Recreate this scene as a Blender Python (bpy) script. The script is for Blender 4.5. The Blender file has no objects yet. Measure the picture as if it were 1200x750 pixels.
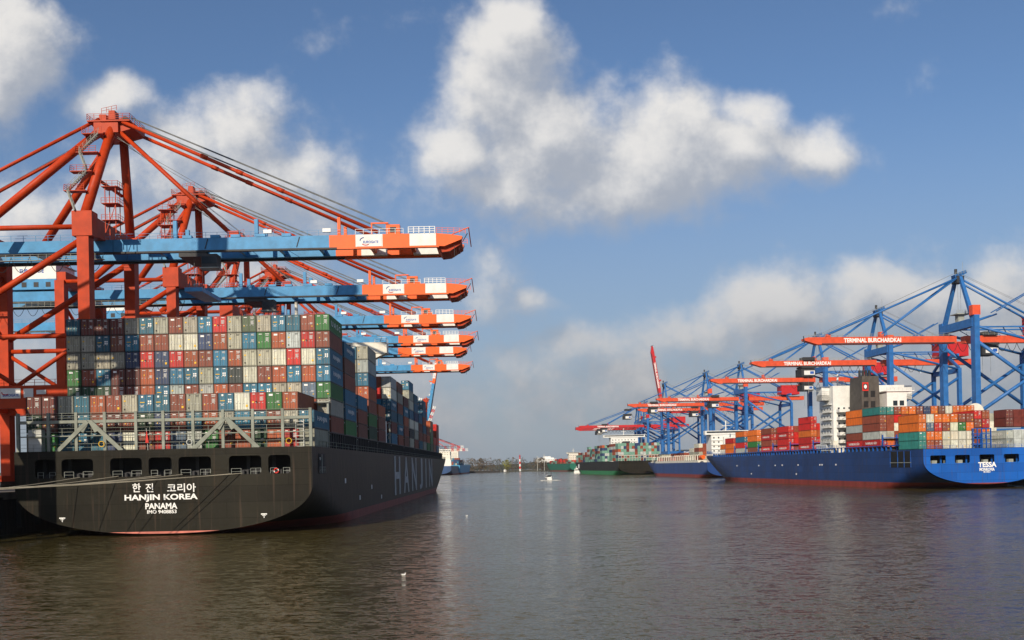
import bpy, bmesh, math, random
from mathutils import Vector, Matrix, Euler
R = math.radians
rnd = random.Random(7)
sc = bpy.context.scene
C = sc.collection

# ------------------------------------------------------------------ camera
CAM_H = 9.4
cd = bpy.data.cameras.new('camera'); cam = bpy.data.objects.new('camera', cd); C.objects.link(cam)
cd.sensor_width = 36; cd.lens = 33.0; cd.shift_y = 0.1432
cd.clip_start = 0.5; cd.clip_end = 40000
cam.matrix_world = Matrix.Translation((0, 0, CAM_H)) @ Matrix.Rotation(R(90), 4, 'X') @ Matrix.Rotation(R(-1.2), 4, 'Z')
sc.camera = cam
sc.render.resolution_x = 1024; sc.render.resolution_y = 640

# ------------------------------------------------------------------ sun
SUN_AZ = 18.0      # degrees left of straight behind the camera
SUN_EL = 29.0
a, e = R(SUN_AZ), R(SUN_EL)
to_sun = Vector((-math.sin(a)*math.cos(e), -math.cos(a)*math.cos(e), math.sin(e)))
sl = bpy.data.lights.new('sun', 'SUN'); sun = bpy.data.objects.new('sun', sl); C.objects.link(sun)
sl.energy = 4.8; sl.angle = R(0.5); sl.color = (1.0, 0.87, 0.69)
sun.rotation_euler = to_sun.to_track_quat('Z', 'Y').to_euler()
sun.location = (0, 0, 400)

# ------------------------------------------------------------------ view
sc.view_settings.view_transform = 'Standard'
try: sc.view_settings.look = 'None'
except Exception: pass
sc.view_settings.exposure = 0.0; sc.view_settings.gamma = 1.0
sc.view_settings.use_curve_mapping = False
sc.cycles.max_bounces = 5; sc.cycles.diffuse_bounces = 2; sc.cycles.glossy_bounces = 3
sc.cycles.transmission_bounces = 2; sc.cycles.volume_bounces = 0; sc.cycles.transparent_max_bounces = 4

# ------------------------------------------------------------------ world: Nishita sky with drifting cumulus
W = bpy.data.worlds.new('World'); sc.world = W; W.use_nodes = True
nt = W.node_tree; N = nt.nodes; L = nt.links
for n in list(N): N.remove(n)

def ang(x, y):     # direction (tan azimuth, tan elevation) of a spot in the sky
    u = (x-600)/1100; v = (546.8-y)/1100
    return u + v*0.0209, v - u*0.0209
BLOBS = [ # x, y, rx, ry, weight
 (602,62,58,62,1),(575,118,70,48,1),(540,165,50,42,1),(640,160,110,62,1),(600,222,95,52,.95),(700,205,90,58,1),(668,252,70,24,.6),
 (780,175,90,58,1),(860,180,95,52,1),(935,180,66,42,1),(878,122,46,32,.9),(785,86,50,32,.42),(490,135,44,24,.3),
 (137,112,42,30,.9),(275,150,58,46,1),(300,200,85,58,1),(200,195,120,66,.8),(90,245,130,55,.75),(350,245,64,52,.9),(150,270,130,50,.7),
 (18,40,70,62,.9),(-20,85,60,60,.8),(1035,22,55,30,.35),(445,22,80,36,.3),(110,40,40,18,.2),
 (1160,348,110,40,.95),(1010,350,100,42,.95),(905,375,100,44,.9),(800,395,100,40,.85),(700,405,85,34,.7),(625,350,40,16,.6),
 (570,345,42,50,.7),(1260,380,200,80,1),(600,425,80,26,.6),(480,330,120,40,.45),(330,330,200,60,.6),
 (600,480,400,56,.66),(950,470,500,80,.85),(100,440,500,90,.7),
 (-400,200,260,120,1),(-700,400,300,140,1),(1600,200,240,120,1),(1900,420,300,150,1)]
g = bpy.data.node_groups.new('cloud_field', 'ShaderNodeTree')
g.interface.new_socket('P', in_out='INPUT', socket_type='NodeSocketVector')
g.interface.new_socket('F', in_out='OUTPUT', socket_type='NodeSocketFloat')
gi = g.nodes.new('NodeGroupInput'); go = g.nodes.new('NodeGroupOutput')
def gm(op, a_, b_=None, c_=None):
    n = g.nodes.new('ShaderNodeMath'); n.operation = op
    for i, v in enumerate((a_, b_, c_)):
        if v is None: continue
        if isinstance(v, (int, float)): n.inputs[i].default_value = v
        else: g.links.new(v, n.inputs[i])
    return n.outputs[0]
nz = g.nodes.new('ShaderNodeTexNoise'); nz.inputs['Scale'].default_value = 8.0; nz.inputs['Detail'].default_value = 13; nz.inputs['Roughness'].default_value = .60
g.links.new(gi.outputs[0], nz.inputs['Vector'])
nw = g.nodes.new('ShaderNodeTexNoise'); nw.inputs['Scale'].default_value = 9; nw.inputs['Detail'].default_value = 3
g.links.new(gi.outputs[0], nw.inputs['Vector'])
wm = g.nodes.new('ShaderNodeVectorMath'); wm.operation = 'MULTIPLY_ADD'
g.links.new(nw.outputs['Color'], wm.inputs[0]); wm.inputs[1].default_value = (.07, .07, 0)
va = g.nodes.new('ShaderNodeVectorMath'); va.operation = 'SUBTRACT'; g.links.new(gi.outputs[0], va.inputs[0]); va.inputs[1].default_value = (.035, .035, 0)
g.links.new(va.outputs[0], wm.inputs[2])
acc = None
for (x, y, rx, ry, w) in BLOBS:
    u, v = ang(x, y)
    s = g.nodes.new('ShaderNodeVectorMath'); s.operation = 'SUBTRACT'; g.links.new(wm.outputs[0], s.inputs[0]); s.inputs[1].default_value = (u, v, 0)
    m = g.nodes.new('ShaderNodeVectorMath'); m.operation = 'MULTIPLY'; g.links.new(s.outputs[0], m.inputs[0]); m.inputs[1].default_value = (770/rx, 770/ry, 0)
    d = g.nodes.new('ShaderNodeVectorMath'); d.operation = 'DOT_PRODUCT'; g.links.new(m.outputs[0], d.inputs[0]); g.links.new(m.outputs[0], d.inputs[1])
    ex = gm('MULTIPLY', gm('EXPONENT', gm('MULTIPLY', d.outputs['Value'], -1.0)), w)
    acc = ex if acc is None else gm('SMOOTH_MAX', acc, ex, .25)
g.links.new(gm('ADD', acc, gm('MULTIPLY', gm('SUBTRACT', nz.outputs['Fac'], .5), 1.5)), go.inputs[0])

def wmth(op, a_, b_=None, clamp=False):
    n = N.new('ShaderNodeMath'); n.operation = op; n.use_clamp = clamp
    for i, v in enumerate((a_, b_)):
        if v is None: continue
        if isinstance(v, (int, float)): n.inputs[i].default_value = v
        else: L.new(v, n.inputs[i])
    return n.outputs[0]
def wmap(v, a0, a1, b0, b1, sm=True):
    n = N.new('ShaderNodeMapRange'); n.interpolation_type = 'SMOOTHSTEP' if sm else 'LINEAR'
    L.new(v, n.inputs[0])
    for i, q in enumerate((a0, a1, b0, b1)): n.inputs[i+1].default_value = q
    return n.outputs[0]
def wmix(f, A, B):
    n = N.new('ShaderNodeMix'); n.data_type = 'RGBA'
    L.new(f, n.inputs[0]) if not isinstance(f, float) else setattr(n.inputs[0], 'default_value', f)
    for i, q in ((6, A), (7, B)):
        if isinstance(q, tuple): n.inputs[i].default_value = (*q, 1)
        else: L.new(q, n.inputs[i])
    return n.outputs[2]
tc = N.new('ShaderNodeTexCoord'); sx = N.new('ShaderNodeSeparateXYZ'); L.new(tc.outputs['Generated'], sx.inputs[0])
ay = wmth('MAXIMUM', wmth('ABSOLUTE', sx.outputs[1]), .12)
pu = wmth('DIVIDE', sx.outputs[0], ay); pv = wmth('DIVIDE', sx.outputs[2], ay)
cx = N.new('ShaderNodeCombineXYZ'); L.new(pu, cx.inputs[0]); L.new(pv, cx.inputs[1])
g1 = N.new('ShaderNodeGroup'); g1.node_tree = g; L.new(cx.outputs[0], g1.inputs[0])
of = N.new('ShaderNodeVectorMath'); of.operation = 'ADD'; L.new(cx.outputs[0], of.inputs[0]); of.inputs[1].default_value = (-.020, .034, 0)
g2 = N.new('ShaderNodeGroup'); g2.node_tree = g; L.new(of.outputs[0], g2.inputs[0])
mask = wmap(g1.outputs[0], .33, .90, 0, 1)
lit = wmap(wmth('SUBTRACT', g1.outputs[0], g2.outputs[0]), -.24, .44, 0, 1)
sky = N.new('ShaderNodeTexSky'); sky.sky_type = 'NISHITA'; sky.sun_disc = False
sky.sun_elevation = R(SUN_EL); sky.sun_rotation = R(180+SUN_AZ)
sky.altitude = 0; sky.air_density = 1.0; sky.dust_density = 1.1; sky.ozone_density = 2.2
sk = N.new('ShaderNodeMix'); sk.data_type = 'RGBA'; sk.blend_type = 'MULTIPLY'; sk.inputs[0].default_value = 1
L.new(sky.outputs[0], sk.inputs[6]); sk.inputs[7].default_value = (.80, .92, 1.06, 1)
low = wmap(pv, .0, .42, 1, 0)
haze_col = wmix(low, sk.outputs[2], (2.25, 2.85, 3.9))
hz = N.new('ShaderNodeMix'); hz.data_type = 'RGBA'; L.new(wmth('MULTIPLY', low, .78), hz.inputs[0]); L.new(sk.outputs[2], hz.inputs[6]); hz.inputs[7].default_value = (2.85, 3.35, 4.1, 1)
high = wmap(pv, .04, .30, 0, 1)
ccol = wmix(high, wmix(lit, (3.05, 3.3, 3.75), (5.0, 4.9, 4.95)), wmix(lit, (4.0, 4.3, 4.9), (8.5, 8.25, 7.9)))
opac = wmth('MULTIPLY', mask, wmap(pv, -.02, .3, .86, .93))
final = wmix(opac, hz.outputs[2], ccol)
bg = N.new('ShaderNodeBackground'); bg.inputs['Strength'].default_value = 0.10
L.new(final, bg.inputs[0]); wo = N.new('ShaderNodeOutputWorld'); L.new(bg.outputs[0], wo.inputs[0])

# ------------------------------------------------------------------ materials
MATS = {}
def mat(name, col, rough=.5, metal=0.0, var=.25, scale=.6, dirt=0.0, spec=.32, streak=False):
    if name in MATS: return MATS[name]
    m = bpy.data.materials.new(name); m.use_nodes = True; MATS[name] = m
    t = m.node_tree; b = t.nodes['Principled BSDF']
    b.inputs['Roughness'].default_value = rough; b.inputs['Metallic'].default_value = metal
    b.inputs['Specular IOR Level'].default_value = spec
    co = t.nodes.new('ShaderNodeTexCoord'); mp = t.nodes.new('ShaderNodeMapping'); t.links.new(co.outputs['Object'], mp.inputs[0])
    mp.inputs['Scale'].default_value = (1, 1, .18) if streak else (1, 1, 1)
    n = t.nodes.new('ShaderNodeTexNoise'); n.inputs['Scale'].default_value = scale; n.inputs['Detail'].default_value = 6
    t.links.new(mp.outputs[0], n.inputs['Vector'])
    r = t.nodes.new('ShaderNodeMapRange'); t.links.new(n.outputs['Fac'], r.inputs[0])
    r.inputs[1].default_value = .3; r.inputs[2].default_value = .7
    r.inputs[3].default_value = 1-var; r.inputs[4].default_value = 1+var*.5
    mx = t.nodes.new('ShaderNodeMix'); mx.data_type = 'RGBA'; mx.blend_type = 'MULTIPLY'; mx.inputs[0].default_value = 1
    mx.inputs[6].default_value = (*col, 1); t.links.new(r.outputs[0], mx.inputs[7])
    out = mx.outputs[2]
    if dirt:
        n2 = t.nodes.new('ShaderNodeTexNoise'); n2.inputs['Scale'].default_value = scale*3.3; n2.inputs['Detail'].default_value = 8; n2.inputs['Roughness'].default_value = .7
        t.links.new(mp.outputs[0], n2.inputs['Vector'])
        r2 = t.nodes.new('ShaderNodeMapRange'); t.links.new(n2.outputs['Fac'], r2.inputs[0]); r2.inputs[1].default_value = .56; r2.inputs[2].default_value = .74; r2.inputs[4].default_value = dirt
        m2 = t.nodes.new('ShaderNodeMix'); m2.data_type = 'RGBA'; t.links.new(r2.outputs[0], m2.inputs[0]); t.links.new(out, m2.inputs[6]); m2.inputs[7].default_value = (.10, .055, .03, 1)
        out = m2.outputs[2]
    t.links.new(out, b.inputs['Base Color'])
    return m
def objcol_mat(name, dk=1.0):
    m = bpy.data.materials.new(name); m.use_nodes = True
    t = m.node_tree; b = t.nodes['Principled BSDF']; b.inputs['Roughness'].default_value = .6
    oi = t.nodes.new('ShaderNodeObjectInfo'); co = t.nodes.new('ShaderNodeTexCoord')
    ad = t.nodes.new('ShaderNodeVectorMath'); ad.operation = 'ADD'; t.links.new(co.outputs['Object'], ad.inputs[0]); t.links.new(oi.outputs['Location'], ad.inputs[1])
    mp = t.nodes.new('ShaderNodeMapping'); mp.inputs['Scale'].default_value = (1, 1, .35); t.links.new(ad.outputs[0], mp.inputs[0])
    n = t.nodes.new('ShaderNodeTexNoise'); n.inputs['Scale'].default_value = 1.3; n.inputs['Detail'].default_value = 8; n.inputs['Roughness'].default_value = .65
    t.links.new(mp.outputs[0], n.inputs['Vector'])
    r = t.nodes.new('ShaderNodeMapRange'); t.links.new(n.outputs['Fac'], r.inputs[0]); r.inputs[1].default_value = .3; r.inputs[2].default_value = .72; r.inputs[3].default_value = 1.12*dk; r.inputs[4].default_value = .66*dk
    mx = t.nodes.new('ShaderNodeMix'); mx.data_type = 'RGBA'; mx.blend_type = 'MULTIPLY'; mx.inputs[0].default_value = 1
    t.links.new(oi.outputs['Color'], mx.inputs[6]); t.links.new(r.outputs[0], mx.inputs[7])
    r2 = t.nodes.new('ShaderNodeMapRange'); t.links.new(n.outputs['Fac'], r2.inputs[0]); r2.inputs[1].default_value = .6; r2.inputs[2].default_value = .72; r2.inputs[4].default_value = .55
    m2 = t.nodes.new('ShaderNodeMix'); m2.data_type = 'RGBA'; t.links.new(r2.outputs[0], m2.inputs[0]); t.links.new(mx.outputs[2], m2.inputs[6]); m2.inputs[7].default_value = (.12, .06, .03, 1)
    t.links.new(m2.outputs[2], b.inputs['Base Color'])
    return m
M_BOX = objcol_mat('container_paint')
M_FRM = objcol_mat('container_frame_paint', .55)
ORANGE = mat('orange_crane_paint', (.46, .044, .007), .5, spec=.2, dirt=.35, var=.2)
ORANGE2 = mat('bright_orange_paint', (.80, .115, .008), .45, dirt=.2, var=.12)
BLUE = mat('blue_crane_paint', (.045, .25, .50), .45, dirt=.25, var=.2)
RBLUE = mat('terminal_blue_paint', (.026, .14, .40), .45, dirt=.2, var=.2)
RORANGE = mat('terminal_red_orange_paint', (.66, .088, .035), .45, dirt=.25, var=.18)
RRED = mat('terminal_red_paint', (.50, .02, .025), .45, dirt=.1, var=.15)
WHITE = mat('white_paint', (.74, .74, .71), .5, dirt=.15, var=.12)
CREAM = mat('cream_white_paint', (.72, .69, .60), .5, dirt=.2, var=.15)
FRAME = mat('grey_green_frame_paint', (.235, .255, .215), .6, dirt=.45, var=.3)
GREY = mat('galvanised_grey', (.30, .32, .29), .55, dirt=.4, var=.25)
LGREY = mat('light_steel_grey', (.50, .51, .48), .5, var=.2)
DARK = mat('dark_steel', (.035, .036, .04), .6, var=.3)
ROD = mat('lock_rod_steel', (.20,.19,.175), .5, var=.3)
BLACKM = mat('black_rubber_and_shade', (.015, .015, .016), .7)  # rubber black, also the painted shade of hull openings
CABLE = mat('steel_cable', (.20, .21, .21), .6)
ROPE = mat('mooring_rope', (.45, .40, .30), .9)
HULL = mat('black_hull_paint', (.017, .0155, .011), .5, var=.3, scale=.12, dirt=.10, streak=True, spec=.12)
BOOT = mat('red_boot_topping', (.26, .045, .035), .6, var=.3, scale=.3, dirt=.5, streak=True)
PINK = mat('faded_red_boot_topping', (.55, .17, .13), .6, var=.3)
LETTER = mat('white_lettering', (.82, .82, .80), .6, var=.05)
def plated(m, k=.10):
    t = m.node_tree; b = t.nodes['Principled BSDF']; co = t.nodes.new('ShaderNodeTexCoord'); sp = t.nodes.new('ShaderNodeSeparateXYZ'); t.links.new(co.outputs['Object'], sp.inputs[0])
    ad = t.nodes.new('ShaderNodeMath'); ad.operation = 'ADD'; t.links.new(sp.outputs[0], ad.inputs[0]); t.links.new(sp.outputs[1], ad.inputs[1])
    cb = t.nodes.new('ShaderNodeCombineXYZ'); t.links.new(ad.outputs[0], cb.inputs[0]); t.links.new(sp.outputs[2], cb.inputs[1])
    br = t.nodes.new('ShaderNodeTexBrick'); t.links.new(cb.outputs[0], br.inputs['Vector']); br.inputs['Scale'].default_value = 1; br.inputs['Brick Width'].default_value = 9.5; br.inputs['Row Height'].default_value = 2.45
    br.inputs['Mortar Size'].default_value = .05; br.inputs['Mortar Smooth'].default_value = .6; br.inputs['Color1'].default_value = (1.15,1.15,1.13,1); br.inputs['Color2'].default_value = (.84,.84,.87,1); br.inputs['Mortar'].default_value = (.5,.46,.42,1)
    # rust runs: thin vertical streaks
    mp = t.nodes.new('ShaderNodeMapping'); mp.inputs['Scale'].default_value = (1.6, .07, 1); t.links.new(cb.outputs[0], mp.inputs[0])
    nz_ = t.nodes.new('ShaderNodeTexNoise'); nz_.inputs['Scale'].default_value = 1; nz_.inputs['Detail'].default_value = 5; t.links.new(mp.outputs[0], nz_.inputs['Vector'])
    mr = t.nodes.new('ShaderNodeMapRange'); t.links.new(nz_.outputs['Fac'], mr.inputs[0]); mr.inputs[1].default_value = .57; mr.inputs[2].default_value = .76; mr.inputs[4].default_value = .7
    src = b.inputs['Base Color'].links[0].from_socket
    mx = t.nodes.new('ShaderNodeMix'); mx.data_type = 'RGBA'; mx.blend_type = 'MULTIPLY'; mx.inputs[0].default_value = 1; t.links.new(src, mx.inputs[6]); t.links.new(br.outputs['Color'], mx.inputs[7])
    m2 = t.nodes.new('ShaderNodeMix'); m2.data_type = 'RGBA'; t.links.new(mr.outputs[0], m2.inputs[0]); t.links.new(mx.outputs[2], m2.inputs[6]); m2.inputs[7].default_value = (.075,.05,.035,1)
    t.links.new(m2.outputs[2], b.inputs['Base Color'])
    wv = t.nodes.new('ShaderNodeTexNoise'); wv.inputs['Scale'].default_value = .5; t.links.new(co.outputs['Object'], wv.inputs['Vector'])
    bp = t.nodes.new('ShaderNodeBump'); bp.inputs['Strength'].default_value = .5; bp.inputs['Distance'].default_value = k; t.links.new(wv.outputs['Fac'], bp.inputs['Height']); t.links.new(bp.outputs[0], b.inputs['Normal'])
    return m
plated(HULL)
SHADED_LETTER = mat('shaded_white_hull_letters', (.50,.50,.48), .7, var=.3)  # lettering white greyed to stand for shade on the starboard side
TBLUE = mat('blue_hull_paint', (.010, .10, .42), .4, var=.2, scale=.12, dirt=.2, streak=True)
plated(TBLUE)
SHADED_BLUE = plated(mat('shaded_blue_hull_side', (.008, .042, .165), .45, var=.25, scale=.12, dirt=.25, streak=True))  # stern blue darkened, shade of the ship's side put into the colour
NBLUE = mat('navy_hull_paint', (.02, .06, .16), .45, var=.25, scale=.12, dirt=.25, streak=True)
FBLUE = mat('dark_blue_hull_paint', (.012, .05, .20), .45, var=.25, scale=.12, dirt=.2, streak=True)
GREENB = mat('green_boot_topping', (.03, .22, .08), .6, var=.3)
TEAL = mat('sea_green_hull_paint', (.014, .14, .09), .5, var=.2)
CONC = mat('quay_concrete', (.16, .15, .13), .9, var=.35, scale=.5, dirt=.5)
PILE = mat('dark_sheet_piling', (.035, .03, .027), .8, var=.5, scale=1.5, dirt=.5, streak=True)
GLASS = mat('dark_window_glass', (.02, .03, .04), .12, var=.1)
REDM = mat('signal_red', (.6, .03, .02), .5)
YEL = mat('yellow_sticker', (.75, .45, .03), .5)
LB = mat('logo_blue', (.02, .10, .42), .5)
MINT = mat('pale_green_grey', (.28, .36, .31), .5)

# ------------------------------------------------------------------ builders
class MB:
    def __init__(s): s.v = []; s.f = []; s.mi = []; s.m = []; s.st = []
    def mark(s): s.st.append((len(s.v), len(s.f)))
    def mid(s, m):
        if m not in s.m: s.m.append(m)
        return s.m.index(m)
    def quadbox(s, pts, m):      # 8 pts: bottom 4, top 4
        s.mark()
        b = len(s.v); s.v += [tuple(p) for p in pts]; k = s.mid(m)
        for f in ((3,2,1,0),(4,5,6,7),(0,1,5,4),(1,2,6,5),(2,3,7,6),(3,0,4,7)):
            s.f.append(tuple(b+i for i in f)); s.mi.append(k)
    def box(s, x0, x1, y0, y1, z0, z1, m):
        s.quadbox([(x0,y0,z0),(x1,y0,z0),(x1,y1,z0),(x0,y1,z0),(x0,y0,z1),(x1,y0,z1),(x1,y1,z1),(x0,y1,z1)], m)
    def bar(s, p0, p1, w, h, m, w1=None, h1=None):
        p0 = Vector(p0); p1 = Vector(p1); d = (p1-p0)
        if d.length < 1e-6: return
        s.mark()
        d.normalize(); up = Vector((0,0,1)) if abs(d.z) < .99 else Vector((0,1,0))
        sd = d.cross(up).normalized(); u = sd.cross(d).normalized()
        w1 = w if w1 is None else w1; h1 = h if h1 is None else h1
        P = []
        for p, ww, hh in ((p0,w,h),(p1,w1,h1)):
            P += [p-sd*ww/2-u*hh/2, p+sd*ww/2-u*hh/2, p+sd*ww/2+u*hh/2, p-sd*ww/2+u*hh/2]
        b = len(s.v); s.v += [tuple(p) for p in P]; k = s.mid(m)
        for f in ((0,1,2,3),(7,6,5,4),(4,5,1,0),(5,6,2,1),(6,7,3,2),(7,4,0,3)):
            s.f.append(tuple(b+i for i in f)); s.mi.append(k)
    def tube(s, p0, p1, r, m, n=10, r1=None, cap=True):
        p0 = Vector(p0); p1 = Vector(p1); d = (p1-p0)
        if d.length < 1e-6: return
        s.mark()
        d.normalize(); up = Vector((0,0,1)) if abs(d.z) < .99 else Vector((0,1,0))
        sd = d.cross(up).normalized(); u = sd.cross(d).normalized(); r1 = r if r1 is None else r1
        b = len(s.v); k = s.mid(m)
        for p, rr in ((p0,r),(p1,r1)):
            for i in range(n):
                t = 2*math.pi*i/n; s.v.append(tuple(p+(sd*math.cos(t)+u*math.sin(t))*rr))
        for i in range(n):
            j = (i+1) % n; s.f.append((b+i, b+j, b+n+j, b+n+i)); s.mi.append(k)
        if cap:
            s.f.append(tuple(b+i for i in range(n))[::-1]); s.mi.append(k)
            s.f.append(tuple(b+n+i for i in range(n))); s.mi.append(k)
    def path(s, pts, r, m, n=6):
        for p, q in zip(pts, pts[1:]): s.tube(p, q, r, m, n, cap=False)
    def poly(s, pts, m):
        s.mark()
        b = len(s.v); s.v += [tuple(p) for p in pts]; s.f.append(tuple(range(b, b+len(pts)))); s.mi.append(s.mid(m))
    def prism(s, pts, d, m):     # planar outline + offset vector
        s.mark()
        d = Vector(d); n = len(pts); b = len(s.v); k = s.mid(m)
        s.v += [tuple(p) for p in pts] + [tuple(Vector(p)+d) for p in pts]
        s.f.append(tuple(range(b, b+n))[::-1]); s.mi.append(k)
        s.f.append(tuple(range(b+n, b+2*n))); s.mi.append(k)
        for i in range(n):
            j = (i+1) % n; s.f.append((b+i, b+j, b+n+j, b+n+i)); s.mi.append(k)
    def rail(s, pts, h, m, t=.07, step=2.0, rows=3):
        for p, q in zip(pts, pts[1:]):
            p = Vector(p); q = Vector(q); Ln = (q-p).length; k = max(1, round(Ln/step))
            for i in range(k+1):
                c = p.lerp(q, i/k); s.bar(c, c+Vector((0,0,h)), t, t, m)
            for r_ in range(rows):
                o = Vector((0,0,h*(r_+1)/rows)); s.bar(p+o, q+o, t*.8, t*.8, m)
    def pieces(s):
        st = s.st+[(len(s.v), len(s.f))]; n = len(s.st)
        if n < 2 or n > 1500 or s.st[0] != (0, 0): return None
        bb = []
        for i in range(n):
            P = s.v[st[i][0]:st[i+1][0]]
            lo = [min(q[k] for q in P) for k in range(3)]; hi = [max(q[k] for q in P) for k in range(3)]
            bb.append((lo, hi, max(hi[k]-lo[k] for k in range(3))))
        par = list(range(n))
        def find(i):
            while par[i] != i: par[i] = par[par[i]]; i = par[i]
            return i
        for i in range(n):
            for j in range(i):
                a_, b_ = find(i), find(j)
                if a_ == b_: continue
                g_ = sum(max(0, bb[i][0][k]-bb[j][1][k], bb[j][0][k]-bb[i][1][k])**2 for k in range(3))**.5
                if g_ <= max(.02, .48*max(bb[i][2], bb[j][2])): par[a_] = b_
        grp = {}
        for i in range(n): grp.setdefault(find(i), []).append(i)
        if len(grp) < 2: return None
        out = []
        for ids in grp.values():
            m = MB(); m.m = list(s.m)
            for i in ids:
                off = len(m.v)-st[i][0]; m.mark(); m.v += s.v[st[i][0]:st[i+1][0]]
                for q in range(st[i][1], st[i+1][1]): m.f.append(tuple(t+off for t in s.f[q])); m.mi.append(s.mi[q])
            out.append(m)
        return out
    def build(s, name, parent=None, smooth=False, loc=None):
        if parent is not None:
            pc = s.pieces()
            if pc:
                pc.sort(key=lambda m: -len(m.v))
                os_ = [m.build1(name, parent, smooth, loc) for m in pc]
                return os_[0]
        return s.build1(name, parent, smooth, loc)
    def build1(s, name, parent=None, smooth=False, loc=None):
        me = bpy.data.meshes.new(name); me.from_pydata(s.v, [], s.f)
        for m in s.m: me.materials.append(m)
        me.polygons.foreach_set('material_index', s.mi)
        bm = bmesh.new(); bm.from_mesh(me); bmesh.ops.recalc_face_normals(bm, faces=bm.faces); bm.to_mesh(me); bm.free()
        if smooth:
            me.polygons.foreach_set('use_smooth', [True]*len(me.polygons))
        o = bpy.data.objects.new(name, me); C.objects.link(o)
        if parent is not None: o.parent = parent
        if loc is not None: o.location = loc
        return o
def tag(o, label=None, cat=None, group=None, kind=None):
    if label: o['label'] = label
    if cat: o['category'] = cat
    if group: o['group'] = group
    if kind: o['kind'] = kind
    return o
def empty(name, loc, rz=0, **k):
    o = bpy.data.objects.new(name, None); C.objects.link(o); o.location = loc; o.rotation_euler = (0,0,rz); o.empty_display_size = 1
    return tag(o, **k)
CH = {}
def kids(o): return [c for c in C.objects if c.parent == o]
def copy_tree(o, parent=None, skip=()):
    c = o.copy(); C.objects.link(c); c.parent = parent
    for ch in kids(o):
        if ch.name.split('.')[0] in skip: continue
        copy_tree(ch, c, skip)
    return c
def text_mesh(body, height, m, width=None, ext=.03, bold=0.0, space=1.0):
    cu = bpy.data.curves.new('txt', 'FONT'); cu.body = body; cu.size = 1; cu.extrude = ext; cu.align_x = 'CENTER'; cu.align_y = 'CENTER'
    cu.offset = bold; cu.space_character = space; cu.resolution_u = 3
    o = bpy.data.objects.new('txt', cu); C.objects.link(o)
    bpy.context.view_layer.update()
    me = bpy.data.meshes.new_from_object(o.evaluated_get(bpy.context.evaluated_depsgraph_get()))
    bpy.data.objects.remove(o); bpy.data.curves.remove(cu)
    xs = [v.co.x for v in me.vertices]; ys = [v.co.y for v in me.vertices]
    if not xs: return me
    sx_, sy_ = max(xs)-min(xs), max(ys)-min(ys); cx_, cy_ = (max(xs)+min(xs))/2, (max(ys)+min(ys))/2
    ky = height/sy_; kx = ky if width is None else width/sx_
    for v in me.vertices: v.co = Vector(((v.co.x-cx_)*kx, (v.co.y-cy_)*ky, v.co.z))
    me.materials.clear(); me.materials.append(m)
    return me
def text(body, height, m, loc, parent, face='-Y', width=None, bold=0.0, space=1.0, name='lettering', ext=.03):
    me = text_mesh(body, height, m, width, ext, bold, space)
    o = bpy.data.objects.new(name, me); C.objects.link(o); o.parent = parent; o.location = loc
    o.rotation_euler = {'-Y': (R(90),0,0), '+X': (R(90),0,R(90)), '-X': (R(90),0,R(-90))}[face]
    return o
def plate(name, outer, holes, th, m, parent, loc=(0,0,0), rot=(R(90),0,0)):
    cu = bpy.data.curves.new(name, 'CURVE'); cu.dimensions = '2D'; cu.fill_mode = 'BOTH'; cu.extrude = th/2
    for loop in [outer]+holes:
        sp = cu.splines.new('POLY'); sp.points.add(len(loop)-1); sp.use_cyclic_u = True
        for i, p in enumerate(loop): sp.points[i].co = (p[0], p[1], 0, 1)
    o = bpy.data.objects.new(name, cu); C.objects.link(o); bpy.context.view_layer.update()
    me = bpy.data.meshes.new_from_object(o.evaluated_get(bpy.context.evaluated_depsgraph_get()))
    bpy.data.objects.remove(o); bpy.data.curves.remove(cu)
    me.materials.clear(); me.materials.append(m)
    me.transform(Euler(rot).to_matrix().to_4x4())
    o = bpy.data.objects.new(name, me); C.objects.link(o); o.parent = parent; o.location = loc
    return o
def rrect(x0, x1, z0, z1, r=.5, k=4):
    P = []
    for cx_, cz_, a0 in ((x1-r, z1-r, 0), (x0+r, z1-r, 90), (x0+r, z0+r, 180), (x1-r, z0+r, 270)):
        for i in range(k+1):
            t = R(a0+90*i/k); P.append((cx_+r*math.cos(t), cz_+r*math.sin(t)))
    return P

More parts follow.
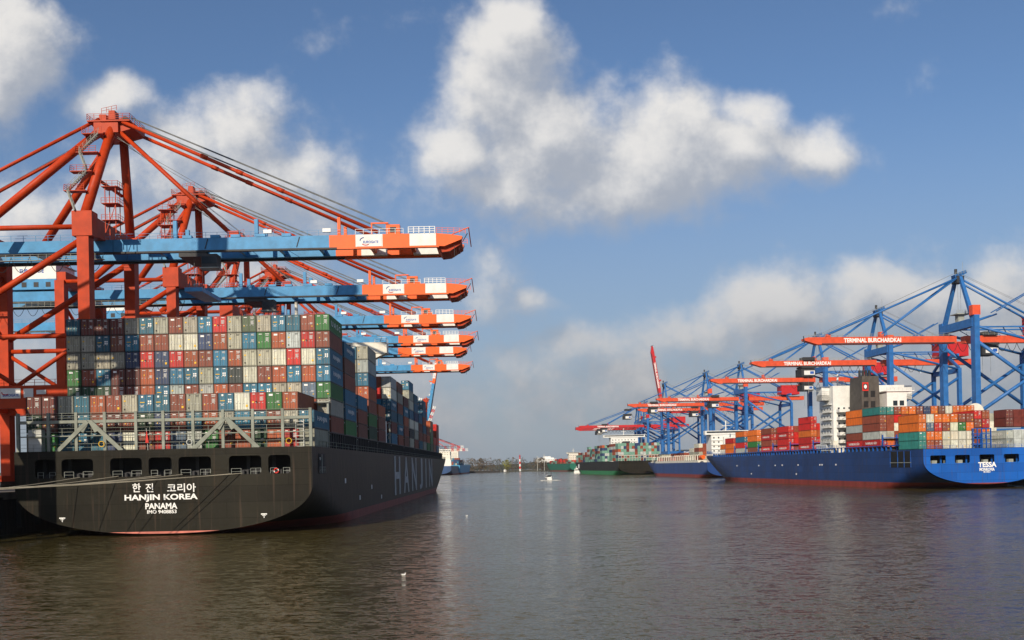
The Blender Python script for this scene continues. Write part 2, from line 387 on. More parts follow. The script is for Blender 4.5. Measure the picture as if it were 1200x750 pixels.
# ------------------------------------------------------------------ water
def water_mat():
    m = bpy.data.materials.new('river_water'); m.use_nodes = True; t = m.node_tree; b = t.nodes['Principled BSDF']
    co = t.nodes.new('ShaderNodeTexCoord')
    b.inputs['Roughness'].default_value = .2; b.inputs['IOR'].default_value = 1.22; b.inputs['Specular Tint'].default_value = (.84,.76,.60,1); b.inputs['Specular IOR Level'].default_value = .38
    def noise(sc_, det, st=(1,1,1), rough=.5, out='Fac'):
        mp = t.nodes.new('ShaderNodeMapping'); mp.inputs['Scale'].default_value = st; mp.inputs['Rotation'].default_value = (0,0,R(12)); t.links.new(co.outputs['Object'], mp.inputs[0])
        n = t.nodes.new('ShaderNodeTexNoise'); n.inputs['Scale'].default_value = sc_; n.inputs['Detail'].default_value = det; n.inputs['Roughness'].default_value = rough
        t.links.new(mp.outputs[0], n.inputs['Vector']); return n.outputs[out]
    def vm(op, A, B=None, sc_=None):
        n = t.nodes.new('ShaderNodeVectorMath'); n.operation = op
        for i, q in ((0, A), (1, B)):
            if q is None: continue
            if isinstance(q, tuple): n.inputs[i].default_value = q
            else: t.links.new(q, n.inputs[i])
        if sc_ is not None: t.links.new(sc_, n.inputs['Scale'])
        return n.outputs[0]
    big = noise(.012, 5, (1, 1, 1), .6)
    a1 = vm('SUBTRACT', noise(.85, 5, (.65, 1.5, 1), .66, 'Color'), (.5,.5,.5))      # wavelets a metre or two long
    a2 = vm('SUBTRACT', noise(3.8, 4, (.65, 1.5, 1), .64, 'Color'), (.5,.5,.5))       # ripples
    sl_ = vm('ADD', vm('MULTIPLY', a1, (.62,.78,0)), vm('MULTIPLY', a2, (.86,1.0,0)))
    rs = t.nodes.new('ShaderNodeMapRange'); t.links.new(big, rs.inputs[0]); rs.inputs[1].default_value = .36; rs.inputs[2].default_value = .66; rs.inputs[3].default_value = .62; rs.inputs[4].default_value = 1.35
    rg_ = t.nodes.new('ShaderNodeMapRange'); t.links.new(big, rg_.inputs[0]); rg_.inputs[1].default_value = .38; rg_.inputs[2].default_value = .62; rg_.inputs[3].default_value = .05; rg_.inputs[4].default_value = .17; t.links.new(rg_.outputs[0], b.inputs['Roughness'])
    nn = vm('NORMALIZE', vm('ADD', vm('SCALE', sl_, None, rs.outputs[0]), (0,0,1)))
    t.links.new(nn, b.inputs['Normal'])
    cr = t.nodes.new('ShaderNodeValToRGB'); cr.color_ramp.elements[0].color = (.060, .049, .017, 1); cr.color_ramp.elements[1].color = (.084, .068, .028, 1)
    cr.color_ramp.elements[0].position = .35; cr.color_ramp.elements[1].position = .65
    t.links.new(big, cr.inputs[0]); t.links.new(cr.outputs[0], b.inputs['Base Color'])
    return m
WATER = water_mat()
w = MB(); S = 9000
xs = [-S,-1200,-400,-150,0,150,400,1200,S]; ys = [-600,-100,50,150,300,600,1200,2500,S]
for i in range(8):
    for j in range(8): w.poly([(xs[i],ys[j],0),(xs[i+1],ys[j],0),(xs[i+1],ys[j+1],0),(xs[i],ys[j+1],0)], WATER)
tag(w.build('water'), kind='structure')

# ------------------------------------------------------------------ quays and land
QL = 7.0
def quay(name, edge, back, y0, y1, z, yrot):
    b = MB()
    (xa, ya), (xb, yb) = edge
    cap = 1.2
    s = 1 if back > xa else -1
    b.prism([(xa,ya,-4),(xb,yb,-4),(back,yb,-4),(back,ya,-4)], (0,0,4+z-cap), PILE)
    b.prism([(xa-.25*s,ya,z-cap),(xb-.25*s,yb,z-cap),(back,yb,z-cap),(back,ya,z-cap)], (0,0,cap), CONC)
    return tag(b.build(name), kind='structure')
quay('left_quay', ((-78.2, -40), (-94, 800)), -900, -40, 800, QL, 0)
quay('right_quay', ((188, -40), (118, 1150)), 1100, 0, 1150, 4.0, 0)
fd = MB()
for i in range(22):
    y = 96+i*6.5; x = -78.2-(y+40)*.0188
    fd.box(x+.02, x+.9, y, y+1.0, 1.2, 6.2, BLACKM)
tag(fd.build('fender_row'), 'row of black rubber fender strips down the near quay wall', 'fenders', kind='stuff')
lo = MB()
LAND = mat('far_grass_bank', (.10, .09, .05), .95, var=.4, scale=.02)
HILL = mat('wooded_hills', (.045, .05, .035), .95, var=.6, scale=.012)
def strip(name, pts, d0, d1, m, z0=-1):
    b = MB(); prev = None
    for (x, z) in pts:
        cur = (x, z)
        if prev:
            (xa, za), (xb, zb) = prev, cur
            b.poly([(xa,d0,z0),(xb,d0,z0),(xb,d0+40,zb*.6),(xa,d0+40,za*.6)], m)
            b.poly([(xa,d0+40,za*.6),(xb,d0+40,zb*.6),(xb,d1,zb),(xa,d1,za)], m)
            b.poly([(xa,d1,za),(xb,d1,zb),(xb,d1+900,0),(xa,d1+900,0)], m)
        prev = cur
    return tag(b.build(name, smooth=False), kind='structure')
strip('far_shore', [(-2500,2.2),(-300,2.2),(20,2.4),(80,1.6),(420,1.2),(2500,2)], 1620, 1720, LAND)
hp = []
for i in range(180):
    x = -4200+i*52; u = x/3600
    z = 24+14*math.sin(i*.13+1)+6*math.sin(i*.41)+rnd.uniform(0,6)
    if .0 < u < .14: z += 14*math.sin((u)/.14*math.pi)
    if .17 < u < .3: z += 22
    hp.append((x, max(z, 6)))
strip('hills', hp, 3300, 3600, HILL)

# ------------------------------------------------------------------ shipping containers
CW, CHT, CL = 2.39, 2.81, 12.19
PALETTE = {
 'rust red': (.25,.056,.027), 'dark maroon': (.15,.030,.022), 'bright red': (.52,.016,.012), 'orange brown': (.38,.080,.024),
 'orange': (.70,.15,.012), 'grey': (.38,.37,.29), 'pale grey': (.44,.47,.45), 'white': (.70,.67,.54), 'mid blue': (.020,.16,.27),
 'teal blue': (.020,.13,.20), 'navy blue': (.025,.05,.13), 'green': (.028,.17,.035), 'olive green': (.10,.15,.075), 'dark green': (.012,.06,.024),
 'brown': (.20,.062,.035), 'teal green': (.03,.22,.20), 'blue grey': (.09,.14,.21), 'dark slate': (.03,.045,.045)}
def corr_body(Lc, H):
    b = MB(); w2 = CW/2
    b.box(-w2+.05, w2-.05, .09, Lc-.06, .10, H-.06, M_BOX); b.box(-w2+.12, w2-.12, .066, .088, .14, H-.12, BLACKM)
    for y in (0, Lc-.16):
        for x in (-w2, w2-.16): b.box(x, x+.16, y, y+.16, 0, H, M_FRM)
        b.box(-w2+.16, w2-.16, y, y+.14, .0, .16, M_FRM); b.box(-w2+.16, w2-.16, y, y+.14, H-.14, H, M_FRM)
    for x in (-w2, w2-.08):
        b.box(x, x+.08, .16, Lc-.16, 0, .17, M_FRM); b.box(x, x+.08, .16, Lc-.16, H-.1, H, M_FRM)
    n = int((Lc-.5)/.56)
    for sgn in (-1, 1):
        for i in range(n):
            y = .3+i*(Lc-.6)/n; ya = w2-.05; yb = w2-.005
            X0, X1 = sgn*ya, sgn*yb
            b.poly([(X0,y,.17),(X1,y+.08,.17),(X1,y+.08,H-.1),(X0,y,H-.1)], M_BOX)
            b.poly([(X1,y+.08,.17),(X1,y+.28,.17),(X1,y+.28,H-.1),(X1,y+.08,H-.1)], M_BOX)
            b.poly([(X1,y+.28,.17),(X0,y+.36,.17),(X0,y+.36,H-.1),(X1,y+.28,H-.1)], M_BOX)
    return b
def door_bm(side, H):
    b = MB(); x0, x1 = (-1.03, -.03) if side < 0 else (.03, 1.03)
    b.box(x0, x1, .015, .058, .17, H-.15, M_BOX)
    for k in range(1, 5):
        z = .17+(H-.32)*k/5; b.box(x0+.05, x1-.05, .002, .017, z-.03, z+.03, M_BOX)
    for fx in (.25, .75):
        x = x0+(x1-x0)*fx; b.box(x-.02, x+.02, -.045, -.005, .08, H-.06, ROD)
        b.box(x-.16, x+.04, -.07, -.046, 1.12, 1.2, LGREY)
    return b
def marks(kind):
    b = MB(); y0, y1 = -.052, -.047
    q = lambda x0, x1, z0, z1, m: b.box(x0, x1, y0, y1, z0, z1, m)
    def lines(x0, x1, z, n, st=.11, h=.045):
        for k in range(n): q(x0, x1-(.12 if k % 2 else 0), z-k*st-h, z-k*st, LETTER)
    if kind == 0:
        q(-.68,-.38,2.3,2.6,LETTER); q(.36,.86,2.48,2.58,LETTER)
        for x in (.34,.66):
            for z in (1.28,1.62): q(x,x+.22,z,z+.24,LETTER)
        q(-.88,-.16,1.52,1.64,YEL); lines(-.8,-.3,1.1,3)
    elif kind == 1:
        q(-.9,-.62,1.72,1.96,YEL); q(-.9,-.7,.42,.66,BLACKM); q(.3,.85,2.5,2.55,DARK); q(.3,.75,2.34,2.38,DARK); q(-.75,-.55,2.5,2.58,DARK)
    elif kind == 2:
        q(.25,.9,2.5,2.58,LETTER); lines(.3,.9,2.36,2); q(-.85,-.35,2.44,2.54,LETTER); lines(.32,.86,1.9,6); q(-.9,-.72,.95,1.12,YEL)
    elif kind == 3:
        q(.58,.9,.55,.9,YEL); q(.3,.85,2.5,2.56,LETTER); q(-.8,-.45,2.5,2.56,LETTER); lines(.35,.8,2.36,3); lines(-.8,-.5,1.5,2)
    elif kind == 4:
        q(-.93,-.62,1.14,1.4,YEL); q(-.42,-.14,1.14,1.4,BLACKM); q(.3,.88,2.48,2.58,LETTER); lines(.3,.85,2.1,6); q(-.85,-.45,2.48,2.57,LETTER)
    elif kind == 5:
        lines(.34,.86,2.56,3); q(-.84,-.3,2.46,2.52,LETTER); lines(.36,.84,1.6,4); q(-.6,-.42,1.6,1.78,YEL)
    elif kind == 6:
        q(-.8,-.2,2.2,2.5,LETTER); q(.36,.8,2.5,2.56,LETTER); lines(.4,.85,1.4,3); q(.62,.86,.7,.84,YEL)
    elif kind == 7:
        q(.34,.84,2.5,2.56,LETTER); q(-.8,-.66,1.1,1.3,YEL); lines(-.8,-.35,2.56,2)
    return b
def make_proto(Lc, H, tagn):
    bo = corr_body(Lc, H).build('proto_body'); dl = door_bm(-1, H).build('proto_l'); dr = door_bm(1, H).build('proto_r')
    d = (bo.data, dl.data, dr.data)
    for o in (bo, dl, dr): bpy.data.objects.remove(o)
    return d
PROTO40 = make_proto(CL, CHT, '40'); PROTO20 = make_proto(6.06, 2.59, '20'); PROTO40S = make_proto(CL, 2.59, '40s')
MARKS = []
for k in range(8):
    L_ = []
    for q in (marks(k).pieces() or [marks(k)]):
        nm = 'sticker' if q.m[q.mi[0]] in (YEL, BLACKM) else 'lettering'
        o = q.build1(nm); L_.append((nm, o.data)); bpy.data.objects.remove(o)
    MARKS.append(L_)
def container(x, y, z, rz, col, label, group, proto=PROTO40, mk=None, jit=True, parts=True, side=None):
    c = PALETTE[col]; k = rnd.uniform(.82, 1.18) if jit else 1
    rgba = (min(1, c[0]*k*rnd.uniform(.95,1.05)), min(1, c[1]*k), min(1, c[2]*k*rnd.uniform(.95,1.05)), 1)
    o = bpy.data.objects.new('shipping_container', proto[0]); C.objects.link(o)
    o.location = (x, y, z); o.rotation_euler = (0, 0, rz); o.color = rgba
    tag(o, label, 'container', group)
    if parts:
        for i in (1, 2):
            d = bpy.data.objects.new('door', proto[i]); C.objects.link(d); d.parent = o; d.color = rgba
        if mk is None:
            mk = rnd.choice({'mid blue': (0,0,5), 'teal blue': (0,7), 'grey': (1,1,7), 'bright red': (4,4,2), 'green': (2,6), 'pale grey': (1,7), 'white': (7,3)}.get(col, (2, 3, 5, 6, 7)))
        for nm, dd in MARKS[mk]:
            m = bpy.data.objects.new(nm, dd); C.objects.link(m); m.parent = o
            if proto is PROTO20 or proto is PROTO40S: m.scale = (1, 1, .9)
    if side: text(side[0], .95, LETTER, (side[1]*(CW/2+.03), CL/2, 1.5), o, '+X' if side[1] > 0 else '-X', width=side[2], bold=.01, ext=.01)
    return o
ORD = ['first','second','third','fourth','fifth','sixth','seventh','eighth','ninth','tenth','eleventh','twelfth','thirteenth','fourteenth','fifteenth','sixteenth','seventeenth','eighteenth']
STUFF = MB()      # every further container, too small or too many to single out
smats = {}
def smat(c):
    if c not in smats: smats[c] = mat('far_container_'+c.replace(' ', '_'), PALETTE[c], .6, var=.3, scale=1)
    return smats[c]
def stuff_box(x, y, z, rz, c, Lc=CL, H=2.85):
    cs, sn = math.cos(rz), math.sin(rz); P = []
    for zz in (z, z+H):
        for (px, py) in ((-1.2,0),(1.2,0),(1.2,Lc),(-1.2,Lc)): P.append((x+px*cs-py*sn, y+px*sn+py*cs, zz))
    STUFF.quadbox(P, smat(c))
MIX = ['rust red']*5+['orange brown']*4+['grey']*5+['mid blue']*4+['teal blue']*2+['bright red']*2+['white']*2+['navy blue','green','olive green','brown','dark maroon','pale grey']

# ------------------------------------------------------------------ hulls
def make_hull(name, Lh, B, deck, m_top, m_boot, boot_z, parent, zc0=7.7, zb0=.1, n_exp=2.3, bowW=130, bowD=75, sheer=2.2, rake=10, zrate=.25, brate=6, s1=None, recess=None):
    """Shell of a ship: origin at the middle of the stern on the waterline, bow towards +Y."""
    b = MB(); B2 = B/2
    ss = [0,1.5,3,6,9,12,16,20,26,32,40,50,65,85,110,140]
    k = Lh-bowW
    ss = [s for s in ss if s < k]
    s = k
    nb = 26
    ss += [k+(Lh-k)*i/nb for i in range(nb+1)]
    zs = [-3,-2,-1,-.3,boot_z*.5,boot_z]+[boot_z+(deck-boot_z)*f for f in (.05,.1,.17,.25,.33,.42,.5,.58,.66,.74,.82,.9,1)]
    def point(s, z):
        top = deck+sheer*max(0,(s-(Lh-70))/70)**1.6
        f = (z-zs[0])/(deck-zs[0]); 
        if z > boot_z: z = boot_z+(z-boot_z)*(top-boot_z)/(deck-boot_z)
        zc = zc0-s*zrate; zb = zb0-brate*(s/40)**1.15
        zr = z
        if z < zb: zr = zb; h = 0
        elif z < zc: h = B2*max(0, 1-((zc-z)/(zc-zb))**n_exp)**(1/n_exp)
        else: h = B2
        fz = min(1, max(0, z/deck))
        s0 = Lh-(bowW+(bowD-bowW)*fz); se = Lh-rake*(1-fz)
        if s > s0:
            t = min(1, (s-s0)/(se-s0)); h *= max(0, 1-t**(1.9+1.0*fz))**(.9-.25*fz)
        y = min(s, se)
        return h, y, zr
    rings = []
    for s_ in ss:
        rings.append([point(s_, z) for z in zs])
    K = len(zs); mi_t = b.mid(m_top); mi_b = b.mid(m_boot)
    for sg in (-1, 1):
        base = len(b.v)
        for rg in rings:
            for (h, y, z) in rg: b.v.append((sg*h, y, z))
        for i in range(len(rings)-1):
            for j in range(K-1):
                if recess and sg == recess[0] and recess[1] <= ss[i] and ss[i+1] <= recess[2] and zs[j] >= recess[3]-.01 and zs[j+1] <= recess[4]+.01: continue
                q = [base+i*K+j, base+(i+1)*K+j, base+(i+1)*K+j+1, base+i*K+j+1]
                P = [Vector(b.v[t]) for t in q]
                if (P[0]-P[2]).length < 1e-4 or (P[1]-P[3]).length < 1e-4: continue
                b.f.append(tuple(q)); b.mi.append(mi_b if j < 5 else mi_t)
    o = b.build(name, parent)
    me = o.data
    bm = bmesh.new(); bm.from_mesh(me); bmesh.ops.remove_doubles(bm, verts=bm.verts, dist=.002)
    bmesh.ops.recalc_face_normals(bm, faces=bm.faces)
    for f in bm.faces: f.smooth = True
    bm.to_mesh(me); bm.free()
    # deck
    d = MB(); 
    for i in range(len(rings)-1):
        (h0, y0, z0), (h1, y1, z1) = rings[i][-1], rings[i+1][-1]
        if y1-y0 < 1e-4: continue
        d.poly([(-h0+.05,y0,z0-.25),(h0-.05,y0,z0-.25),(h1-.05,y1,z1-.25),(-h1+.05,y1,z1-.25)], DARK)
    d.build('deck', parent)
    tr = [point(0, z) for z in zs]
    return o, tr, point
def transom_outline(B, deck, zc0, zb0, n):
    B2 = B/2; P = []
    P.append((B2, deck)); P.append((B2, zc0))
    for i in range(1, 30):
        t = math.pi/2*i/29; h = B2*math.cos(t)**(2/n); z = zc0-(zc0-zb0)*math.sin(t)**(2/n); P.append((h, z))
    Q = [(-x, z) for (x, z) in P[::-1]][1:]
    return P+Q

# ================================================================== BLACK CONTAINER SHIP (left)
HX, HY = -53.4, 144.0
DK = 13.2
ship = empty('container_ship', (HX, HY, 0), 0, label='huge black container ship with white stern lettering berthed at the left quay', cat='ship')
hullo, tr, hpt = make_hull('hull', 349, 45.6, DK, HULL, BOOT, 1.6, ship, zc0=7.7, zb0=.25)
wins = []
def tx(x): return (x-600)/7.64-HX-.15
for (x0, x1) in ((43,67),(74,111),(131,168),(176,203),(211,249),(270,308),(316,342)):
    wins.append(rrect(tx(x0), tx(x1), 9.1, 11.95, .55))
tp = plate('transom', transom_outline(45.6, DK, 7.7, .25, 2.3), wins, .2, HULL, ship, loc=(0,-.12,0))
b = MB()
pts = [(p[0], p[1]) for p in transom_outline(45.6, DK, 7.7, .25, 2.3) if p[1] < .62]
b.prism([(x, -.26, z+.02) for (x, z) in pts], (0,.03,0), PINK); b.build('boot_stripe', ship)
# mooring deck behind the openings
b = MB(); b.box(-22,22,.1,9,8.5,8.85,BLACKM); b.box(-22,22,5,5.3,8.9,13,BLACKM)  # floor and back wall blackened to paint in the shade behind the openings
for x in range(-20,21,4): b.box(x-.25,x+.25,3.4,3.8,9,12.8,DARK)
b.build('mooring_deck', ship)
b = MB()
for (x0, x1) in ((43,67),(74,111),(131,168),(176,203),(211,249),(270,308),(316,342)):
    c = (tx(x0)+tx(x1))/2
    for q in (-1.1, 1.0):
        b.tube((c+q,2.6,8.9),(c+q,2.6,9.7),.28,DARK); b.box(c+q-.8,c+q+.7,3.0,3.3,8.9,9.8,DARK)
b.build('mooring_winch', ship)
b = MB(); 
for (x0, x1) in ((43,67),(74,111),(131,168),(176,203),(211,249),(270,308),(316,342)):
    b.rail([(tx(x0)+.25,.15,9.05),(tx(x0)+.35*(tx(x1)-tx(x0)),.15,9.05)], 0.95, GREY, .05, 1.0, 2)
    b.rail([(tx(x1)-.35*(tx(x1)-tx(x0)),.15,9.05),(tx(x1)-.2,.15,9.05)], 0.95, GREY, .05, 1.0, 2)
b.build('opening_rail', ship)
# fenced side opening near the stern quarter
b = MB(); b.box(22.83,22.9,4.6,9.4,8.9,12.1,BLACKM); b.build('side_opening_shade', ship)  # black slab on the plating stands for the shade inside an opening
b = MB(); b.box(22.92,23.0,6.4,6.7,9,12,GREY); b.rail([(22.98,4.7,9),(22.98,9.3,9)],1.0,GREY,.06,1.2,2); b.tube((22.9,5.0,11.3),(23.05,5.0,11.3),.25,LGREY); b.build('side_opening_frame', ship)
# life ring, lights
bm = bmesh.new()
b = MB()
c = Vector((tx(325.5), -.32, 9.55))
for i in range(16):
    t0, t1 = 2*math.pi*i/16, 2*math.pi*(i+1)/16
    b.tube(c+Vector((math.cos(t0)*.34,0,math.sin(t0)*.34)), c+Vector((math.cos(t1)*.34,0,math.sin(t1)*.34)), .09, REDM if (i//2)%4 else WHITE, 6, cap=False)
tag(b.build('life_ring', ship), 'red life ring')
bm.free()
for (x, y) in ((tx(74), 2.9), (tx(310), 2.9)):
    b = MB(); b.box(x-.45,x+.45,-.34,-.235,y-.04,y+.14,LETTER); b.box(x-.05,x+.05,-.34,-.235,y-.55,y-.04,LETTER); b.box(x-.28,x+.28,-.34,-.235,y-.22,y-.14,LETTER); b.build('draught_emblem', ship)
# stern writing
zt = lambda x, y: 9.4+((546.8+.0209*(600-x))-y)/7.64
text('한', 1.35, LETTER, (tx(161.5), -.25, zt(161.5,571.5)), ship, bold=.012)
text('진', 1.35, LETTER, (tx(176.5), -.25, zt(176.5,571.5)), ship, bold=.012)
text('코리아', 1.35, LETTER, (tx(214), -.25, zt(214,571.5)), ship, width=4.4, bold=.012)
text('HANJIN KOREA', 1.15, LETTER, (tx(190), -.25, zt(190,583.3)), ship, width=11.2, bold=.03)
text('PANAMA', .92, LETTER, (tx(190), -.25, zt(190,592.8)), ship, width=4.9, bold=.03)
text('IMO 9408853', .55, LETTER, (tx(190.5), -.25, zt(190,599.5)), ship, width=4.5, bold=.02)
# letters on the side, painted on the flat of the starboard plating
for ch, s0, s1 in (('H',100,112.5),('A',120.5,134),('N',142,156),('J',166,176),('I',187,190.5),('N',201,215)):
    text(ch, 10.2, SHADED_LETTER, (22.86, (s0+s1)/2, 7.7), ship, '+X', width=s1-s0, bold=.02, ext=.02)
for (s, z) in ((60,5.2),(75,2.6),(28,7.0),(44,3.4)):
    b = MB(); b.box(22.82,22.88,s-.5,s+.5,z,z+.9,LETTER); b.build('hull_mark', ship)
# rust streak marks
# stern lashing frame
fr = MB(); Y0 = .7
for x in (-22.6,-17.9,-13.6,-9.2,-4.4,-.2,4.4,9.0,13.6,18.2,22.5):
    fr.box(x-.22,x+.22,Y0-.2,Y0+.25,DK-.2,DK+5.95,FRAME)
fr.box(-22.6,22.6,Y0-.12,Y0+.9,DK+4.3,DK+4.75,FRAME)
fr.box(-22.6,22.6,Y0-.08,Y0+.9,DK+2.25,DK+2.4,FRAME)
for s, cxx in ((-1,-11.5),(1,9.5)):
    for q in (-1,1):
        fr.bar((cxx+q*.2,Y0-.35,DK+4.5),(cxx+q*5.0,Y0-.35,DK-.1),.3,.6,FRAME)
        fr.bar((cxx+q*1.1,Y0-.35,DK+2.9),(cxx+q*.2,Y0-.35,DK+4.5),.2,.5,FRAME)
fo = fr.build('lashing_bridge', ship)
b = MB()
for z, rw in ((DK+.0,2),(DK+2.4,2),(DK+4.75,3)): b.rail([(-22.5,Y0-.15,z),(22.5,Y0-.15,z)], 1.1, FRAME, .055, 2.3, rw)
for s in range(0, 330, 6):
    h, y, z = hpt(s, DK)
    if s > 5: b.rail([(h-.15,y,z-.2),(hpt(min(s+6,345),DK)[0]-.15,s+6,hpt(min(s+6,345),DK)[2]-.2)], 1.2, FRAME, .07, 3, 2)
b.build('railing', fo)
b = MB()
for k in range(8): b.box(20.2,21.4,Y0+.02,Y0+.1,DK+k*.55,DK+k*.55+.08,LGREY)
for x in (20.2,21.4): b.box(x-.05,x+.05,Y0,Y0+.1,DK,DK+4.4,LGREY)
b.build('ladder', fo)
b = MB()
for c, col in (((3.9,Y0-.45,DK+1.0),LGREY),((-9.6,Y0-.45,DK+1.0),YEL),((19.2,Y0-.45,DK+.9),YEL)):
    for i in range(12):
        t0, t1 = 2*math.pi*i/12, 2*math.pi*(i+1)/12; c_ = Vector(c)
        b.tube(c_+Vector((math.cos(t0)*.42,0,math.sin(t0)*.42)), c_+Vector((math.cos(t1)*.42,0,math.sin(t1)*.42)), .07, col, 6, cap=False)
b.build('rope_coil', fo)
b = MB(); b.tube((-4.2+1.9,Y0-.9,DK-.1),(-4.2+1.9,Y0-1.4,DK+3.2),.05,LGREY); b.prism([(-2.28,Y0-1.38,DK+3.0),(-1.98,Y0-1.38,DK+1.0),(-2.5,Y0-1.36,DK+1.0)],(0,.03,0),REDM); b.build('flag', ship)
b = MB(); b.box(-21.2,-19.2,Y0+.3,2.2,DK,DK+3.4,LGREY); b.build('vent_house', ship)

# lashing bridges / hatch coamings along the ship, between bays
bays = []
b = MB()
s = 14.9
hatch = MB()
k = 0
BAYS_S = [3.0, 17.2, 31.0, 45.6, 60.0, 74.5, 98, 112.5, 127, 141.5, 156, 170.5, 185, 199.5, 214, 228.5, 243, 257.5]
for s in BAYS_S:
    hatch.box(-22.3,22.3,s+.2,s+12,DK-.25,DK+(.0 if s < 5 else 2.5),DARK)
    if s > 5:
        b2 = MB()
        for z in (DK+2.3, DK+5.0, DK+7.9): b2.box(-22.2,22.5,s-1.5,s-.5,z-.1,z+.08,GREY)
        for x in [i*5.55-22.2 for i in range(9)]: b2.box(x-.16,x+.16,s-1.2,s-.8,DK-.1,DK+8,GREY)
        b2.rail([(22.4,s-1.5,DK+8),(22.4,s-.5,DK+8)],1,GREY,.06)
        if s < 240: b2.build('lashing_bridge', ship)
hatch.build('hatch_cover', ship)
# bulwark stanchions along the side
b = MB()
for i in range(118):
    s = 14+i*2.2
    b.box(22.3,22.6,s,s+.3,DK-.2,DK+2.6,DARK)
b.box(21.5,22.65,14,273,DK+2.6,DK+2.75,DARK)
b.build('side_walkway', ship)
# superstructure
sup = MB()
sup.box(-16,16,88.5,96,DK,37.5,CREAM)
sup.box(-22.9,22.9,89,92.5,38.3,40.9,CREAM)
sup.prism([(14,89.2,34.5),(22.8,89.2,38.3),(14,89.2,38.3)],(0,3,0),CREAM)
sup.prism([(-14,89.2,34.5),(-22.8,89.2,38.3),(-14,89.2,38.3)],(0,3,0),CREAM)
sup.box(-22.9,22.9,88.9,92.6,40.9,41.0,WHITE)
for z in (16.5,19.5,22.5,25.5,28.5,31.5): sup.box(16,19.6,89.5,93,z,z+.25,CREAM)
sup.box(19.4,22.2,89,91.2,DK,DK+8.2,WHITE)
so = sup.build('superstructure', ship)
b = MB(); b.box(-14,14,88.93,88.98,39.4,40.5,GLASS); b.build('bridge_window', so)
b = MB(); b.rail([(19.6,89.5,z) for z in (16.7,)]+[(19.6,93,16.7)],1,WHITE,.08); b.rail([(20,89,41),(22.8,89,41),(22.8,92.5,41)],1.1,WHITE,.08); b.tube((0,92,41),(0,92,52),.4,CREAM); b.tube((-4,92,48),(4,92,48),.15,CREAM); b.build('radar_mast', so)
b = MB(); b.box(-5,5,98,106,DK,39,HULL); b.build('funnel', ship)
b = MB(); b.tube((0,330,14),(0,330,27),.4,CREAM); b.build('foremast', ship)

# --- containers, tall aft stack (rows of colour read off the photograph, top tier first)
c_ = dict(R='rust red', M='dark maroon', E='bright red', B='orange brown', O='orange', G='grey', P='pale grey', W='white', U='mid blue', T='teal blue', N='navy blue', V='green', L='olive green', K='dark green', Q='brown', S='blue grey', D='dark slate')
TALL = ["TMMMGTGRGUEGLGUTRV",
        "GGTQURRWWNBGUVBPER",
        "GGGGNENEBRUBGGWEWU",
        "VRUMMBNUTGUDWRBUBU",
        "KKKMMBUPRPBRUUGGSV",
        "RGUKRRBGUTEGRUBGRG",
        "BRGUMRGBTGVBEGUBRR"]
PITCH = 2.515
def colx(i): return HX+(i-8.5)*PITCH
TIERN = ['top','second','third','fourth','fifth','sixth','lowest']
GA = "containers stacked on the black ship's stern"
for t, row in enumerate(TALL):
    z = 36.35-(t+1)*2.91
    for i, ch in enumerate(row):
        if t >= 5 and i < 17: stuff_box(colx(i), 161, z, 0, c_[ch]); continue
        col = c_[ch]
        lab = f"{col} container, {ORD[i]} from left in {TIERN[t]} tier of black ship's tallest stack"
        side = None
        if i == 17 and t in (2, 3): side = ('HANJIN', 1, 6.5)
        if i == 17 and t == 0: side = ('U A S C', 1, 8.5)
        container(colx(i), 161.0, z, 0, col, lab, GA, side=side)
AFT = ["MMGTBRGUTRGRTWEVB ",
       "KQDTRMRKNRTBGUTRGU",
       "GVTUTNWRESPVRBKBEG"]
AFTN = ['top','middle','bottom']
for t, row in enumerate(AFT):
    z = DK+2*2.92-t*2.92+.05
    for i, ch in enumerate(row):
        if ch == ' ': continue
        col = c_[ch]
        lab = f"{col} container, {ORD[i]} from left in {AFTN[t]} tier behind the stern lashing frame"
        side = ('HANJIN', 1, 7.5) if (i == 17 and t == 1) else None
        container(colx(i), 147.1, z, 0, col, lab, "containers behind the stern lashing frame", side=side)
